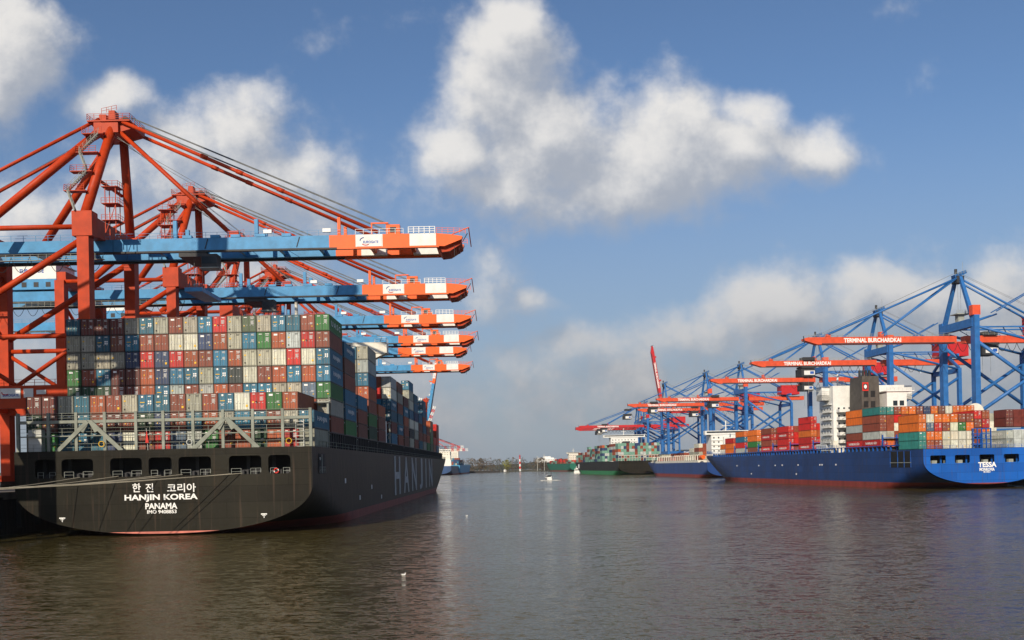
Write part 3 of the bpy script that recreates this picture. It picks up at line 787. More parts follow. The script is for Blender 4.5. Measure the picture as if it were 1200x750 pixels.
# bays further forward: (s, tiers of the outermost row from the bottom, second row, tier count of the rest)
FWD = [(31.0, "VUURQU", "GBRGUR", 5), (45.6, "QRU", "GUR", 4), (60.0, "KVRBUPG", "GUERTGU", 6), (74.5, "MQB", "RUG", 4),
       (98, "UMTUWP", "GRTUER", 6), (112.5, "RUTRGQ", "UGRBTU", 6), (127, "QRBUM", "RUGRT", 5), (141.5, "GDWUWGU", "RTGUER", 6), (156, "RGWNUT", "UTRGBU", 5),
       (170.5, "TRMU", "RGUT", 4), (185, "GRTRUT", "URGTMU", 4), (199.5, "VBR", "RUG", 3), (214, "KVLB", "UTRG", 3), (228.5, "RE", "GR", 2), (243, "TERE", "RGTR", 3)]
NAMEB = ['second','third','fourth','fifth','sixth','seventh','eighth','ninth','tenth','eleventh','twelfth','thirteenth','fourteenth','fifteenth','sixteenth']
for bi, (s, outer, second, rest) in enumerate(FWD):
    for t, ch in enumerate(outer):
        z = 15.98+t*2.91; col = c_[ch]
        if bi > 11: stuff_box(colx(17), HY+s, z, 0, col); continue
        lab = f"{col} container, {ORD[t]} from bottom of black ship's outer column, {NAMEB[bi]} bay forward"
        side = ('HANJIN', 1, 6.5) if ch in 'U' and s < 130 and t % 2 else None
        container(colx(17), HY+s, z, 0, col, lab, 'containers along the outer side of the black ship', side=side)
    for t, ch in enumerate(second):
        z = 15.98+t*2.91; col = c_[ch]
        if bi == 2:
            lab = f"{col} container, {ORD[t]} from bottom of black ship's inner column, {NAMEB[bi]} bay forward"
            container(colx(16), HY+s, z, 0, col, lab, 'containers along the outer side of the black ship')
        else: stuff_box(colx(16), HY+s, z, 0, col)
    for i in range(16):
        for t in range(rest): stuff_box(colx(i), HY+s, 15.98+t*2.91, 0, rnd.choice(MIX))

# mooring lines from the stern openings to a bollard on the quay
BX, BY = -83.5, 104.0
for n_, (x, z, dx, dz) in enumerate(((tx(285)+HX, 9.25, 0, .0), (tx(272)+HX, 9.2, .5, -.2), (tx(215)+HX, 9.25, .9, .1), (tx(190)+HX, 9.2, 1.3, 0), (tx(140)+HX, 9.2, 1.8, .1), (tx(95)+HX, 9.15, -.6, -.3))):
    P = []
    for i in range(25):
        t = i/24; p = Vector((x, HY-.1, z)).lerp(Vector((BX+dx*.3, BY+dx*.3, QL+.9)), t); p.z -= 4*(.45+.12*n_)*t*(1-t); P.append(p)
    b = MB(); b.path(P, .055, ROPE, 6)
    nm = ['rightmost','second from right','third from right','fourth from right','fifth from right','leftmost'][n_]
    tag(b.build('mooring_line'), f'pale mooring rope, {nm} of those running from the black stern to the quay', 'rope', 'stern mooring ropes')
b = MB(); b.tube((BX,BY,QL),(BX,BY,QL+1.1),.42,DARK,12); b.tube((BX,BY,QL+.9),(BX,BY,QL+1.2),.62,DARK,12)
tag(b.build('mooring_bollard'), 'black iron bollard on the quay edge holding the ropes', 'bollard')

# ================================================================== LEFT CRANES
def make_left_crane():
    root = empty('container_crane', (0,0,0))
    HW = 10.75; G = -27.0; TOPZ = 52.3
    for x in (0, G):
        for y in (-HW, HW):
            b = MB(); top = TOPZ if x == 0 else 49.8
            b.bar((x,y,2.6),(x,y,top),2.0,2.2,ORANGE,2.3,2.3)
            if x == 0: b.box(x-1.9,x+1.9,y-1.3,y+1.3,47.6,TOPZ,ORANGE)
            leg = b.build('leg', root)
            bg_ = MB(); bg_.box(x-.9,x+.9,y-4.4,y+4.4,1.5,2.7,ORANGE)
            for q in (-3.4,-2.1,-.9,.9,2.1,3.4): bg_.tube((x-.35,y+q,.55),(x+.35,y+q,.55),.52,DARK,12)
            bg_.box(x-.6,x+.6,y-4.2,y+4.2,.75,1.5,DARK)
            bg_.build('bogie', leg)
    # portal beams
    b = MB()
    for y in (-HW, HW): b.box(G,0,y-1.15,y+1.15,15.4,19.6,ORANGE)
    for x in (0, G): b.box(x-.95,x+.95,-HW,HW,15.8,19.2,ORANGE); b.box(x-1.1,x+1.1,-HW,HW,TOPZ-3.9,TOPZ-.3,ORANGE)
    pb = b.build('portal_beam', root)
    for y in (-HW-1.25,):
        b = MB(); b.box(-16.0,-12.2,y-.06,y,17.2,19.1,WHITE); b.box(-11.6,-9.8,y-.06,y,17.3,19.0,WHITE); b.box(-9.2,-7.4,y-.06,y,17.9,18.7,WHITE); b.box(-19,-16.8,y-.06,y,17.3,18.9,WHITE)
        sg = b.build('sign', pb)
        text('EUROGATE', .5, LB, (-14.0,y-.1,17.8), sg, width=3.0, bold=.02, ext=.01); text('HHLA', .6, REDM, (-10.7,y-.1,18.1), sg, width=1.4, bold=.02, ext=.01) if False else None
        b = MB(); pts = [Vector((-15.0+.7*math.cos(R(t)),y-.1,18.3+.42*math.sin(R(t)))) for t in range(-200,-20,20)]; b.path(pts,.09,REDM,4); b.build('emblem', sg)
    b = MB(); b.rail([(G,-HW-1,19.6),(0,-HW-1,19.6)],1.1,ORANGE,.08,2,2); b.rail([(G,HW+1,19.6),(0,HW+1,19.6)],1.1,ORANGE,.08,2,2); b.build('portal_rail', pb)
    # side bracing
    for y in (-HW, HW):
        for (p, q, r) in (((-.8,47),(G,31),.62),((0,29),(G,29),.48),((0,49.6),(G,49.6),.5),((G,28.6),(-13.5,19.6),.42),((0,28.6),(-13.5,19.6),.42)):
            b = MB(); b.tube((p[0],y,p[1]),(q[0],y,q[1]),r,ORANGE,12); b.build('brace', root, True)
    b = MB(); b.tube((G,-HW,31),(G,HW,45),.4,ORANGE); b.tube((G,HW,31),(G,-HW,45),.4,ORANGE); b.build('brace', root, True)
    # mast
    AZ = 72.4
    for sg in (-1, 1):
        b = MB(); b.tube((0,sg*HW,TOPZ-.6),(2.2,sg*2.6,AZ-1),.95,ORANGE,14,r1=.85); m_ = b.build('mast_leg', root, True)
    b = MB(); b.tube((0,-HW*.62,60.4),(0,HW*.62,60.4),.35,ORANGE); b.build('mast_tie', root, True)
    for sg in (-1, 1):
        b = MB(); b.tube((.5,sg*2.4,AZ-1),(-19.5,sg*HW,49.9),.78,ORANGE,14); b.build('rear_strut', root, True)
        b = MB(); b.tube((-.2,sg*2.9,AZ+.5),(-47,sg*4.2,49.2),.34,ORANGE,10); b.build('backstay', root, True)
    b = MB(); b.box(-2.4,2.4,-3.6,3.6,AZ-2.4,AZ-.3,ORANGE); b.box(-3.6,-1,-3.8,3.8,AZ-.3,AZ-.05,ORANGE); b.box(-1,4.8,-3.9,3.9,AZ-.3,AZ-.05,ORANGE)
    b.prism([(2.2,-2.9,AZ-2.2),(5.2,-2.9,AZ-1.4),(5.2,-2.9,AZ-.3),(2.2,-2.9,AZ-.3)],(0,5.8,0),ORANGE)
    b.box(-1.8,-.4,-2.4,2.4,AZ,AZ+1.6,ORANGE); b.box(.2,1.4,-2.6,-.6,AZ,AZ+2.3,ORANGE); b.box(.4,1.8,.5,2.4,AZ,AZ+1.9,ORANGE)
    for y in (-2.4,-1.2,1.2,2.4): b.tube((3.4,y-.15,AZ+.4),(3.4,y+.15,AZ+.4),.75,DARK,14)
    ap = b.build('apex_head', root); AP = [c for c in kids(root) if c.name.startswith('apex_head')]
    b = MB(); b.rail([(-3.6,-3.8,AZ),(4.8,-3.8,AZ),(4.8,3.8,AZ),(-3.6,3.8,AZ),(-3.6,-3.8,AZ)],1.2,ORANGE,.08,1.3,3); b.rail([(-1.2,-2.6,AZ+1.7),(1.8,-2.6,AZ+2.3)],1.0,ORANGE,.07,1,2); b.tube((-1,0,AZ),(-1,0,AZ+4),.06,LGREY); b.tube((1,1,AZ),(1,1,AZ+3.4),.05,LGREY)
    b.build('apex_rail', ap)
    for c in AP: c.location.x = 1.3
    # stair flights on the near mast leg
    b = MB(); zz = [TOPZ, 56.6, 60.8, 65.0, 69.2]
    for k in range(4):
        z0, z1 = zz[k], zz[k+1]; f = (z0-TOPZ)/(AZ-TOPZ); y = -HW+f*8-.3; f1 = (z1-TOPZ)/(AZ-TOPZ); y1 = -HW+f1*8-.3
        b.box(-4.4,-.2,y1-1.4,y1+.3,z1-.15,z1,ORANGE); b.rail([(-.6,y1-1.4,z1),(-4.4,y1-1.4,z1),(-4.4,y1+.2,z1)],1.1,ORANGE,.07,1.1,3)
        xa, xb = (-3.8,-1.2) if k % 2 else (-1.2,-3.8)
        for o_ in (-.35,.35): b.bar((xa,y-1.0+o_,z0),(xb,y1-1.0+o_,z1),.1,.28,GREY)
        n = 11
        for q in range(n):
            p = Vector((xa,y-1.0,z0)).lerp(Vector((xb,y1-1.0,z1)),q/n); b.box(p.x-.14,p.x+.14,p.y-.35,p.y+.35,p.z,p.z+.05,GREY)
        b.rail([(xa,y-1.4,z0),(xb,y1-1.4,z1)],1.0,GREY,.06,1,2)
    b.v = [(x+2.2*max(0,(z-TOPZ)/(AZ-TOPZ)), y, z) for (x,y,z) in b.v]
    b.build('stair', root)
    # access towers by the far leg
    b = MB()
    for (x, y) in ((4.5,-HW+2),(9,HW-3)):
        for (dx, dy) in ((-1,-1),(1,-1),(1,1),(-1,1)): b.bar((x+dx,y+dy,48.6),(x+dx,y+dy,57.6),.14,.14,ORANGE)
        for z in (51,54.2,57.4): b.box(x-1.6,x+1.6,y-1.4,y+1.4,z-.1,z,ORANGE); b.rail([(x-1.6,y-1.4,z),(x+1.6,y-1.4,z),(x+1.6,y+1.4,z)],1.0,ORANGE,.07,1,2)
        b.bar((x-1,y-1,48.6),(x+1,y-1,54),.1,.1,ORANGE)
    b.build('access_tower', root)
    # fixed rear girder
    b = MB()
    for y in (-3.5, 3.5): b.box(-66,2.5,y-.8,y+.8,46.1,48.6,BLUE)
    for x in (-66,-58,-48,-38,-26,-14,-4): b.box(x-.4,x+.4,-2.7,2.7,46.4,48.2,BLUE)
    for y in (-4.35,4.35): b.box(-66,2.5,y-.45,y+.45,45.75,46.1,DARK)
    rg = b.build('rear_girder', root)
    b = MB(); b.rail([(-66,-4.4,48.6),(2,-4.4,48.6)],1.1,BLUE,.07,2.4,2); b.rail([(-66,4.4,48.6),(2,4.4,48.6)],1.1,BLUE,.07,2.4,2)
    b.box(-64,1,-5.3,-4.5,44.6,44.7,GREY); b.rail([(-64,-5.3,44.7),(1,-5.3,44.7)],1.1,GREY,.06,1.6,3)
    b.build('walkway', rg)
    # machinery house
    b = MB(); b.box(-44,-31,-5,5,49,51.6,BLUE); b.box(-44.02,-30.98,-5.02,5.02,51.6,55.4,WHITE); b.box(-44.4,-30.6,-5.3,5.3,55.4,55.7,LGREY)
    mh = b.build('machinery_house', root)
    text('EUROGATE', 1.0, LB, (-37,-5.08,53.6), mh, width=6, bold=.02, ext=.01)
    b = MB(); 
    for x in (-42,-39,-36,-33): b.box(x-.6,x+.6,-5.06,-5.0,49.6,50.8,DARK)
    b.build('louvre', mh)
    # boom (its own origin at the hinge, so it can also stand raised)
    HINGE = (2.6, 0, 47.0)
    boom = MB()
    def seg(x0, x1, m, z0=46.1, z1=48.6):
        for y in (-3.5, 3.5): boom.box(x0-HINGE[0],x1-HINGE[0],y-.8,y+.8,z0-HINGE[2],z1-HINGE[2],m)
    W_ = 72.0
    seg(2.6,45,BLUE); seg(45,50.2,ORANGE2); seg(50.2,55.5,WHITE); seg(55.5,60.8,ORANGE2); seg(60.8,66,WHITE)
    for y in (-3.5,3.5):
        boom.prism([(66-2.6,y-.8,46.1-47),(67.6-2.6,y-.8,46.0-47),(71.0-2.6,y-.8,47.3-47),(71.2-2.6,y-.8,47.9-47),(69-2.6,y-.8,48.3-47),(66-2.6,y-.8,48.6-47)],(0,1.6,0),ORANGE2)
    for x in (8,16,24,32,40): boom.box(x-.3,x+.3,-2.7,2.7,-.5,.9,BLUE)
    boom.box(50,50.8,-2.7,2.7,-.5,.9,ORANGE2); boom.box(58,58.8,-2.7,2.7,-.5,.9,ORANGE2); boom.box(66.4,67.8,-2.7,2.7,-1.0,1.2,ORANGE)
    for y in (-4.35,4.35):
        boom.box(0,44,y-.4,y+.4,-1.25,-.9,DARK); boom.box(44,64,y-.4,y+.4,-1.25,-.9,ORANGE2)
    bo = boom.build('boom', root, loc=HINGE)
    b = MB()
    for y in (-4.35,4.35): b.rail([(0.5,y,1.6),(47,y,1.6)],1.05,BLUE,.06,2.2,2); b.rail([(47.6,y,1.6),(57,y,1.6)],1.05,LETTER,.07,1.5,2); b.rail([(58,y,1.6),(63.2,y,1.6)],1.3,LETTER,.12,1.1,3); b.rail([(63.5,y,1.6),(69.2,y,1.3)],1.1,ORANGE2,.07,1.2,3)
    for x in (14.5,24,29,34,20): b.box(x-.9,x+.9,-4.4,-3.2,1.6,2.1,BLUE); 
    for x in (12,28): b.box(x-.35,x+.35,-3.9,-3.2,1.6,5.2,BLUE); b.box(x-.35,x+.35,3.2,3.9,1.6,5.2,BLUE)
    for x in (30.4,42): b.box(x-.8,x+.8,-4.6,-4.35,2.2,2.9,LETTER)
    b.bar((18,-4.35,-.6),(18.6,-4.35,1.4),.14,.14,DARK); b.bar((36,-4.35,-.6),(36.6,-4.35,1.4),.14,.14,DARK)
    b.build('boom_rail', bo)
    b = MB(); b.box(53.6,56.3,-4.2,-2.6,1.6,3.5,ORANGE2); b.box(54.4,55.6,-4.26,-4.2,1.9,3.0,DARK); b.box(50.6,54,-3.8,-3.5,3.8,4.05,ORANGE2); b.box(50.6,50.85,-3.8,-3.5,1.6,3.9,ORANGE2); b.box(53.6,56.3,2.6,4.2,1.6,3.4,ORANGE2); b.box(44,44.6,-3.9,-3.3,1.6,5.2,ORANGE2); b.box(44,44.6,3.3,3.9,1.6,5.2,ORANGE2)
    b.tube((66.5,-3,1.6),(69.8,-3,2.9),.1,ORANGE2); b.tube((69.8,-3,2.9),(70,3,.5),.1,ORANGE2)
    b.build('stay_anchor', bo)
    b = MB(); b.prism([(63.4,-3.4,-1.0),(64.3,-3.4,-2.0),(66.0,-3.4,-1.8),(68.4,-3.4,-.3),(68.4,-3.4,.2),(63.4,-3.4,.2)],(0,6.8,0),ORANGE); b.tube((68.6,-4.2,-.2),(69.6,-4.4,1.4),.08,DARK); b.tube((67,-4.2,-3.2),(67,-4.2,-.8),.05,DARK); b.build('boom_nose', bo)
    sgn = MB(); sgn.box(47.8,52.7,-4.37,-4.31,-.75,1.5,WHITE); s_o = sgn.build('sign', bo)
    text('EUROGATE', .5, LB, (50.6,-4.40,.1), s_o, width=3.0, bold=.02, ext=.01)
    b = MB(); b.path([Vector((49.4+.9*math.cos(R(t)),-4.41,.45+.55*math.sin(R(t)))) for t in range(100,200,18)],.08,LB,4); b.path([Vector((49.6+.8*math.cos(R(t)),-4.41,.0+.5*math.sin(R(t)))) for t in range(210,330,18)],.08,REDM,4); b.build('emblem', s_o)
    # trolley with cab
    b = MB(); b.box(15.5,21,-4.6,4.6,44.9,45.7,DARK); b.box(16,20,-3.8,3.8,45.7,46.6,BLUE); b.tube((18,-3,44.9),(18,-3,38.6),.05,CABLE,4); b.tube((18,3,44.9),(18,3,38.6),.05,CABLE,4); b.tube((19.6,-3,44.9),(19.6,-3,38.6),.05,CABLE,4)
    tro = b.build('trolley', root)
    b = MB(); b.box(20.2,23.2,-5.4,-2.8,42.6,45.2,DARK); b.box(20.3,23.26,-5.46,-5.4,43.3,44.7,GLASS); b.box(19.8,23.6,-5.6,-2.6,42.4,42.6,GREY); b.build('operator_cab', tro)
    b = MB(); b.box(17,20.4,-6,6,37.8,38.6,BLUE); b.build('spreader', tro)
    # festoon cable loops below the girder
    b = MB()
    for i in range(13):
        x0 = -46+i*3.6; P = [Vector((x0+3.6*t/8,-4.9,45.4-3.0*(1-(2*t/8-1)**2))) for t in range(9)]; b.path(P,.06,BLACKM,5)
    b.build('festoon_cable', root)
    # stays
    for y in (-2.6,2.6):
        yy = 3.5 if y > 0 else -3.5
        for (x1, x0) in ((54.5,3.2),):
            b = MB(); p0 = Vector((x0+1.3,y*1.3,AZ-.3)); p1 = Vector((x1,yy,49.2)); b.tube(p0,p1,.36,ORANGE,10)
            for t in (.32,.46,.62): 
                c = p0.lerp(p1,t); d = (p1-p0).normalized(); b.tube(c-d*.7,c+d*.7,.46,ORANGE,8)
            b.build('forestay', root, True)
        b = MB(); b.tube((3.2,y,AZ-1.6),(25.5,yy,49.4),.40,ORANGE,10); b.build('inner_stay', root, True)
        b = MB()
        for k in range(3): b.tube((5.9,y+.25*k-.2,AZ+.6+.15*k),(57,yy+.3*k,50.4+.2*k),.055,CABLE,4)
        b.tube((1,y,AZ-2),(36,yy,49.4),.045,CABLE,4); b.tube((-2,y,AZ),(-46,yy,49.6),.05,CABLE,4); b.tube((2,y,AZ-2),(28,yy,49.4),.04,CABLE,4)
        b.build('hoist_cable', root)
    b = MB(); b.box(25,27.2,-4.2,-2.8,48.6,49.9,ORANGE); b.box(25,27.2,2.8,4.2,48.6,49.9,ORANGE); b.build('inner_anchor', root)
    return root
crane1 = make_left_crane()
LC = [(-80.0,188.7),(-81.5,238.7),(-82.5,286),(-83.5,330),(-87.5,362),(-89,422)]
LL = ['nearest orange and blue crane with lowered boom over the black ship, tallest on the left',
      'orange and blue crane behind the nearest one, second boom from the top',
      'orange and blue crane whose boom is third from the top on the left',
      'orange and blue crane whose boom is fourth from the top on the left',
      'orange and blue crane whose boom is fifth from the top on the left',
      'orange and blue crane whose lowered boom is lowest of those on the left']
for i, (x, y) in enumerate(LC):
    o = crane1 if i == 0 else copy_tree(crane1)
    o.location = (x, y, QL); tag(o, LL[i], 'crane', 'orange and blue quay cranes on the left')
# two more of the same with the boom raised: one just left of the view, one past the bow
STAYS = ('forestay','inner_stay','hoist_cable','inner_anchor','trolley','access_tower')
def raised(x, y, lab, angle):
    o = copy_tree(crane1, None, STAYS); o.location = (x, y, QL); tag(o, lab, 'crane', 'orange and blue quay cranes on the left')
    for ch in kids(o):
        if ch.name.startswith('boom'): ch.rotation_euler = (0, -R(angle), 0)
    return o
raised(-80.2, 127, 'orange and blue crane beside the black stern, at the left edge', 88)

# ================================================================== BLUE CONTAINER SHIP (right)
TX, TY, TR = 141.5, 280.0, R(4.9)
TDK = 12.0
sh2 = empty('container_ship', (TX,TY,0), TR, label='blue container ship with white stern lettering loaded with orange and red boxes, right', cat='ship')
_, _, tpt = make_hull('hull', 254, 39.2, TDK, SHADED_BLUE, BOOT, 1.9, sh2, zc0=8.4, zb0=1.3, bowW=95, bowD=60, sheer=1.5, rake=13, zrate=.4, brate=7)
cs, sn = math.cos(TR), math.sin(TR)
def tw(x, y, z=0): return (TX+x*cs-y*sn, TY+x*sn+y*cs, z)
ux = lambda x: (x-1156)/3.93
tw2 = [rrect(ux(a_), ux(b_), 7.7, 10.1, .4) for (a_, b_) in ((1087,1106),(1117,1135.5),(1147,1165.5),(1177,1196),(1206,1225))]
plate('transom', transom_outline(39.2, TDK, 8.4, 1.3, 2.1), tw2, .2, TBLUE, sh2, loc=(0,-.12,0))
b = MB(); pts = [p for p in transom_outline(39.2, TDK, 8.4, 1.3, 2.1) if p[1] < 1.75]
b.prism([(x,-.25,z) for (x,z) in pts],(0,.03,0),BOOT); b.build('boot_stripe', sh2)
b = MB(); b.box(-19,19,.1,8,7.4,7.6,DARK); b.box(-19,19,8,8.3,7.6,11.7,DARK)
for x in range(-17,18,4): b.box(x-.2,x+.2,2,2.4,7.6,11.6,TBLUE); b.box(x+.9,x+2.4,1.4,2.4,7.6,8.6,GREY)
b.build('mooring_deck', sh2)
text('TESSA', 1.55, LETTER, (ux(1156.5),-.26,9.4+(534.8-544.0)/3.93), sh2, width=5.7, bold=.035)
text('MONROVIA', .95, LETTER, (ux(1156),-.26,9.4+(534.8-549.6)/3.93), sh2, width=4.7, bold=.03)
text('IMO 9290127', .5, LETTER, (ux(1156),-.26,9.4+(534.8-552.6)/3.93), sh2, width=2.2, bold=.01)
b = MB(); b.rail([(-19.4,.2,TDK),(19.4,.2,TDK)],1.0,TBLUE,.08,2,2); b.build('railing', sh2)
b = MB(); b.box(-19.68,-19.6,7,20,6.6,11.6,BLACKM); b.build('side_opening_shade', sh2)  # no hole here: black slab paints the opening's shade on the hull
b = MB()
for s in (7,11,15,19.8): b.box(-19.75,-19.66,s,s+.35,6.6,11.6,TBLUE)
b.box(-19.8,-19.66,7,20,8.0,8.2,GREY); b.build('side_opening_frame', sh2)
b = MB()
for (s, z) in ((60,7.4),(72,7.4),(95,7.4),(97,3.8),(120,7.3),(140,7.3),(150,3.6),(170,7.3),(74,7.4),(112,7.4)): b.box(-19.68,-19.62,s,s+.9,z,z+.55,LETTER)
b.build('hull_mark', sh2)
# coaming, lashing bridges
TB = [2.6, 27.0, 39.6, 82.5, 105.5, 125, 143, 160, 176, 190]
b = MB()
for s in [20+i*3.0 for i in range(64)]:
    h = tpt(min(s,250),TDK)[0]; z = tpt(min(s,255),TDK)[2]
    if h < 3: continue
    for sg in (-1,1): b.box(sg*(h-.3)-.2,sg*(h-.3)+.2,s,s+.5,z-.2,z+1.6,TBLUE)
b.build('coaming_stay', sh2)
b = MB()
for s in [14+i*6.0 for i in range(39)]:
    h0 = tpt(s,TDK)[0]; h1 = tpt(min(s+6,252),TDK)[0]; z0 = tpt(s,TDK)[2]; z1 = tpt(min(s+6,252),TDK)[2]
    for sg in (-1,): b.bar((sg*(h0-.4),s,z0+1.6),(sg*(h1-.4),s+6,z1+1.6),.9,.25,TBLUE)
    b.rail([(-h0+.2,s,z0+1.7),(-h1+.2,s+6,z1+1.7)],1,RBLUE,.07,2,2)
b.build('side_walkway', sh2)
for s in TB[1:]:
    h = min(19.4, tpt(s,TDK)[0]-.5); b = MB()
    for z in (TDK+1.5,TDK+4.2): b.box(-h,h,s-1.4,s-.5,z-.1,z+.1,TBLUE)
    for i in range(9): x = -h+2*h*i/8; b.box(x-.18,x+.18,s-1.2,s-.8,TDK-.2,TDK+5.2,TBLUE)
    b.box(-h,h,s,s+12,TDK-.3,TDK+1.1,DARK)
    b.build('lashing_bridge', sh2)
fr = MB()
for i in range(5):
    x = -3.2+i*1.4
    fr.box(x-.12,x+.12,1.2,1.6,TDK-.1,TDK+6.0,TBLUE)
for z in (TDK+1.4,TDK+2.9,TDK+4.4,TDK+5.9): fr.box(-3.2,2.4,1.2,2.2,z-.1,z+.1,TBLUE)
fr.rail([(-3.2,1.15,TDK+3.0),(2.4,1.15,TDK+3.0)],1,TBLUE,.08,2,2)
fr.build('lashing_bridge', sh2)
# superstructure block, funnel
SY = 64; UP = 5.4
b = MB(); b.box(-18.6,8.5,SY,SY+12,TDK,38.6,WHITE); b.box(-21.5,13,SY+3,SY+8,38.6,33.5,WHITE); b.box(-15.5,7,SY+2,SY+10,33.5,36.2,WHITE); b.box(-21.5,13,SY+3,SY+3.2,33.5,34.6,WHITE); b.box(-21.5,-17.5,SY+3,SY+7.5,33.5,35.6,WHITE); b.box(10,13,SY+3,SY+7.5,33.5,35.6,WHITE)
b.prism([(-19.8,SY+3.4,38.6),(-12,SY+3.4,29.4),(-12,SY+3.4,38.6)],(0,4,0),WHITE)
for z in (15,17.8,20.6,23.4,26.2,29.0,31.8): b.box(-19.6,-18.6,SY+1,SY+9,z,z+.2,WHITE); b.box(-8,7,SY-1.6,SY,z,z+.2,WHITE)
for z in (17.8,20.6,23.4,26.2,29.0):
    b.box(-17.5,-9.5,SY-2.6,SY,z-.15,z+.05,WHITE); b.box(-17.5,-9.5,SY-2.6,SY-2.5,z+.05,z+.95,WHITE); b.box(-17.5,-17.4,SY-2.6,SY,z+.05,z+.95,WHITE)
    b.bar((-16.5,SY-2.7,z-2.7),(-12.5,SY-2.7,z-.1),.1,.35,LGREY)
so2 = b.build('superstructure', sh2)
b = MB(); 
for z in (15.2,18.0,20.8,23.6,26.4,29.2):
    b.rail([(-19.5,SY+1,z),(-19.5,SY+9,z)],1,LGREY,.07,2,3); b.rail([(-8,SY-1.5,z),(7,SY-1.5,z)],1,LGREY,.07,2,3)
    for x in (-16.5,-14.5,-12.5,-10.5,-7.5,-5): b.box(x-.35,x+.35,SY-.04,SY,z+.7,z+1.5,GLASS)
    for yy_ in (2.5,5,7.5,10): b.box(-18.64,-18.6,SY+yy_-.35,SY+yy_+.35,z+.7,z+1.5,GLASS)
b.box(-15.2,6.8,SY+1.94,SY+1.98,34.5,35.7,GLASS); b.box(-15.54,-15.5,SY+2.5,SY+9.5,34.5,35.7,GLASS)
b.build('gallery_rail', so2)
b = MB(); b.box(-7.2,-3.6,SY+3.5,SY+6,36.2,36.8,WHITE); b.tube((-2.5,SY+5,36.2),(-2.5,SY+5,43.4),.35,WHITE,8); b.tube((-5,SY+5,40.6),(0,SY+5,40.6),.18,WHITE,6); b.tube((-2.5,SY+5,39),(-2.5,SY+3,39),.12,WHITE)
b.rail([(-15,SY+2,36.2),(7,SY+2,36.2)],1.1,LGREY,.07,2,2); b.build('radar_mast', so2)
bm = bmesh.new(); bmesh.ops.create_icosphere(bm, subdivisions=3, radius=1.15); me = bpy.data.meshes.new('radome'); bm.to_mesh(me); bm.free(); me.materials.append(WHITE)
ro = bpy.data.objects.new('radome', me); C.objects.link(ro); ro.parent = so2; ro.location = (2.4,SY+4,37.6)
FUN = mat('funnel_brown_grey', (.085,.075,.065), .6, var=.3)
b = MB(); FX = -10.4
b.prism([(-4.6,SY-13,TDK),(5.6,SY-13,TDK),(4.6,SY-13,38.6),(-3.6,SY-13,38.6)],(0,9.5,0),FUN)
for x in (-2.2,-.6,1.0,2.6): b.tube((x,SY-9,38.6),(x,SY-9,41.0),.55,DARK,10)
for z in (24,27.6,31.2):
    for x in (-1.8,1.6): b.box(x-1.1,x+1.1,SY-13.06,SY-13.0,z,z+2.2,BLACKM)
fo2 = b.build('funnel', sh2)
b = MB(); b.box(-3.6,-.6,SY-13.14,SY-13.08,33.4,36.4,REDM); b.box(-3.1,-1.1,SY-13.2,SY-13.15,33.9,35.9,DARK); b.tube((-2.1,SY-13.22,34.9),(-2.1,SY-13.2,34.9),.7,LETTER,12); b.build('emblem', fo2)
b = MB(); b.box(5.8,13,SY-14,SY-3,TDK,33,WHITE); b.box(5.4,15.6,SY-14.5,SY-2.5,33,33.3,WHITE); b.box(8,9.6,SY-14.05,SY-14,28.0,29.8,GLASS); b.box(10.4,12,SY-14.05,SY-14,28.0,29.8,GLASS); b.rail([(5.4,SY-14.5,33.3),(15.6,SY-14.5,33.3)],1,LGREY,.07,1.5,3); b.build('engine_casing', sh2)
for ch in kids(sh2):
    if ch.name.startswith('funnel'): ch.location.x = FX-.6; ch.scale.x = .74
    if ch.name.startswith('engine_casing'): ch.location.x = -11.0
b = MB(); b.box(-19.3,-13,SY-1,SY+2,TDK,TDK+4.4,CREAM); b.box(-19.3,-14,SY+5,SY+14,TDK+1,TDK+3.4,WHITE); b.rail([(-19.4,SY-2,TDK+4.4),(-19.4,SY+14,TDK+4.4)],1,LGREY,.07,1.5,3); b.build('deck_house', sh2)
b = MB(); b.tube((0,240,13),(0,240,25),.35,WHITE); b.build('foremast', sh2)

for ch in kids(sh2):
    if ch.name.startswith('superstructure'):
        ch.location.z = -2.2
        for q in kids(ch):
            if q.name.startswith('radar_mast') and len(q.data.vertices) < 400: q.location.x = -12.0
            if q.name.startswith('radome'): q.location.x = -13.0; q.location.z += 1
# containers on the blue ship
TP = 2.50
c2_ = dict(c_); c2_['A'] = 'orange'; c2_['C'] = 'teal green'; 
P2 = PROTO40S
def tcol(i): return -18.3+i*TP
def place_t(i, s, z, col, lab, grp, side=None, proto=P2):
    p = tw(tcol(i), s, z); return container(p[0], p[1], p[2], TR, col, lab, grp, proto=proto, side=side)
H2 = 2.62
AFT2 = [ # per column from the left, bottom tier first
 "TTAA","BAUW","RAEA","WWRA","WWWA","WWVR","WWAR"]
for i, colr in enumerate(AFT2):
    for t, ch in enumerate(colr):
        col = 'teal green' if ch == 'T' and i == 0 else ('blue grey' if ch == 'U' and i == 1 else c2_[ch])
        place_t(i, 2.6, TDK+.1+t*H2, col, f"{col} container, {ORD[t]} from bottom, {ORD[i]} column of blue ship's stern stack", "containers on the blue ship's stern")
for i in (7,8):
    for t, ch in enumerate("RE" if i == 7 else "EB"):
        col = c2_[ch]; place_t(i, 2.6, TDK+6.2+t*H2, col, f"{col} container above the dark blue frame, {ORD[t]} tier, {'left' if i==7 else 'right'} column", "containers on the blue ship's stern")
ROWT = "CCRAARNAQWAAAOBA"
for i, ch in enumerate(ROWT[:13]):
    col = c2_[ch]
    place_t(i, 27.0, TDK+.1+4*H2+1.2, col, f"{col} container, {ORD[i]} from left in high row behind blue ship's stern stack", "high row of containers on the blue ship")
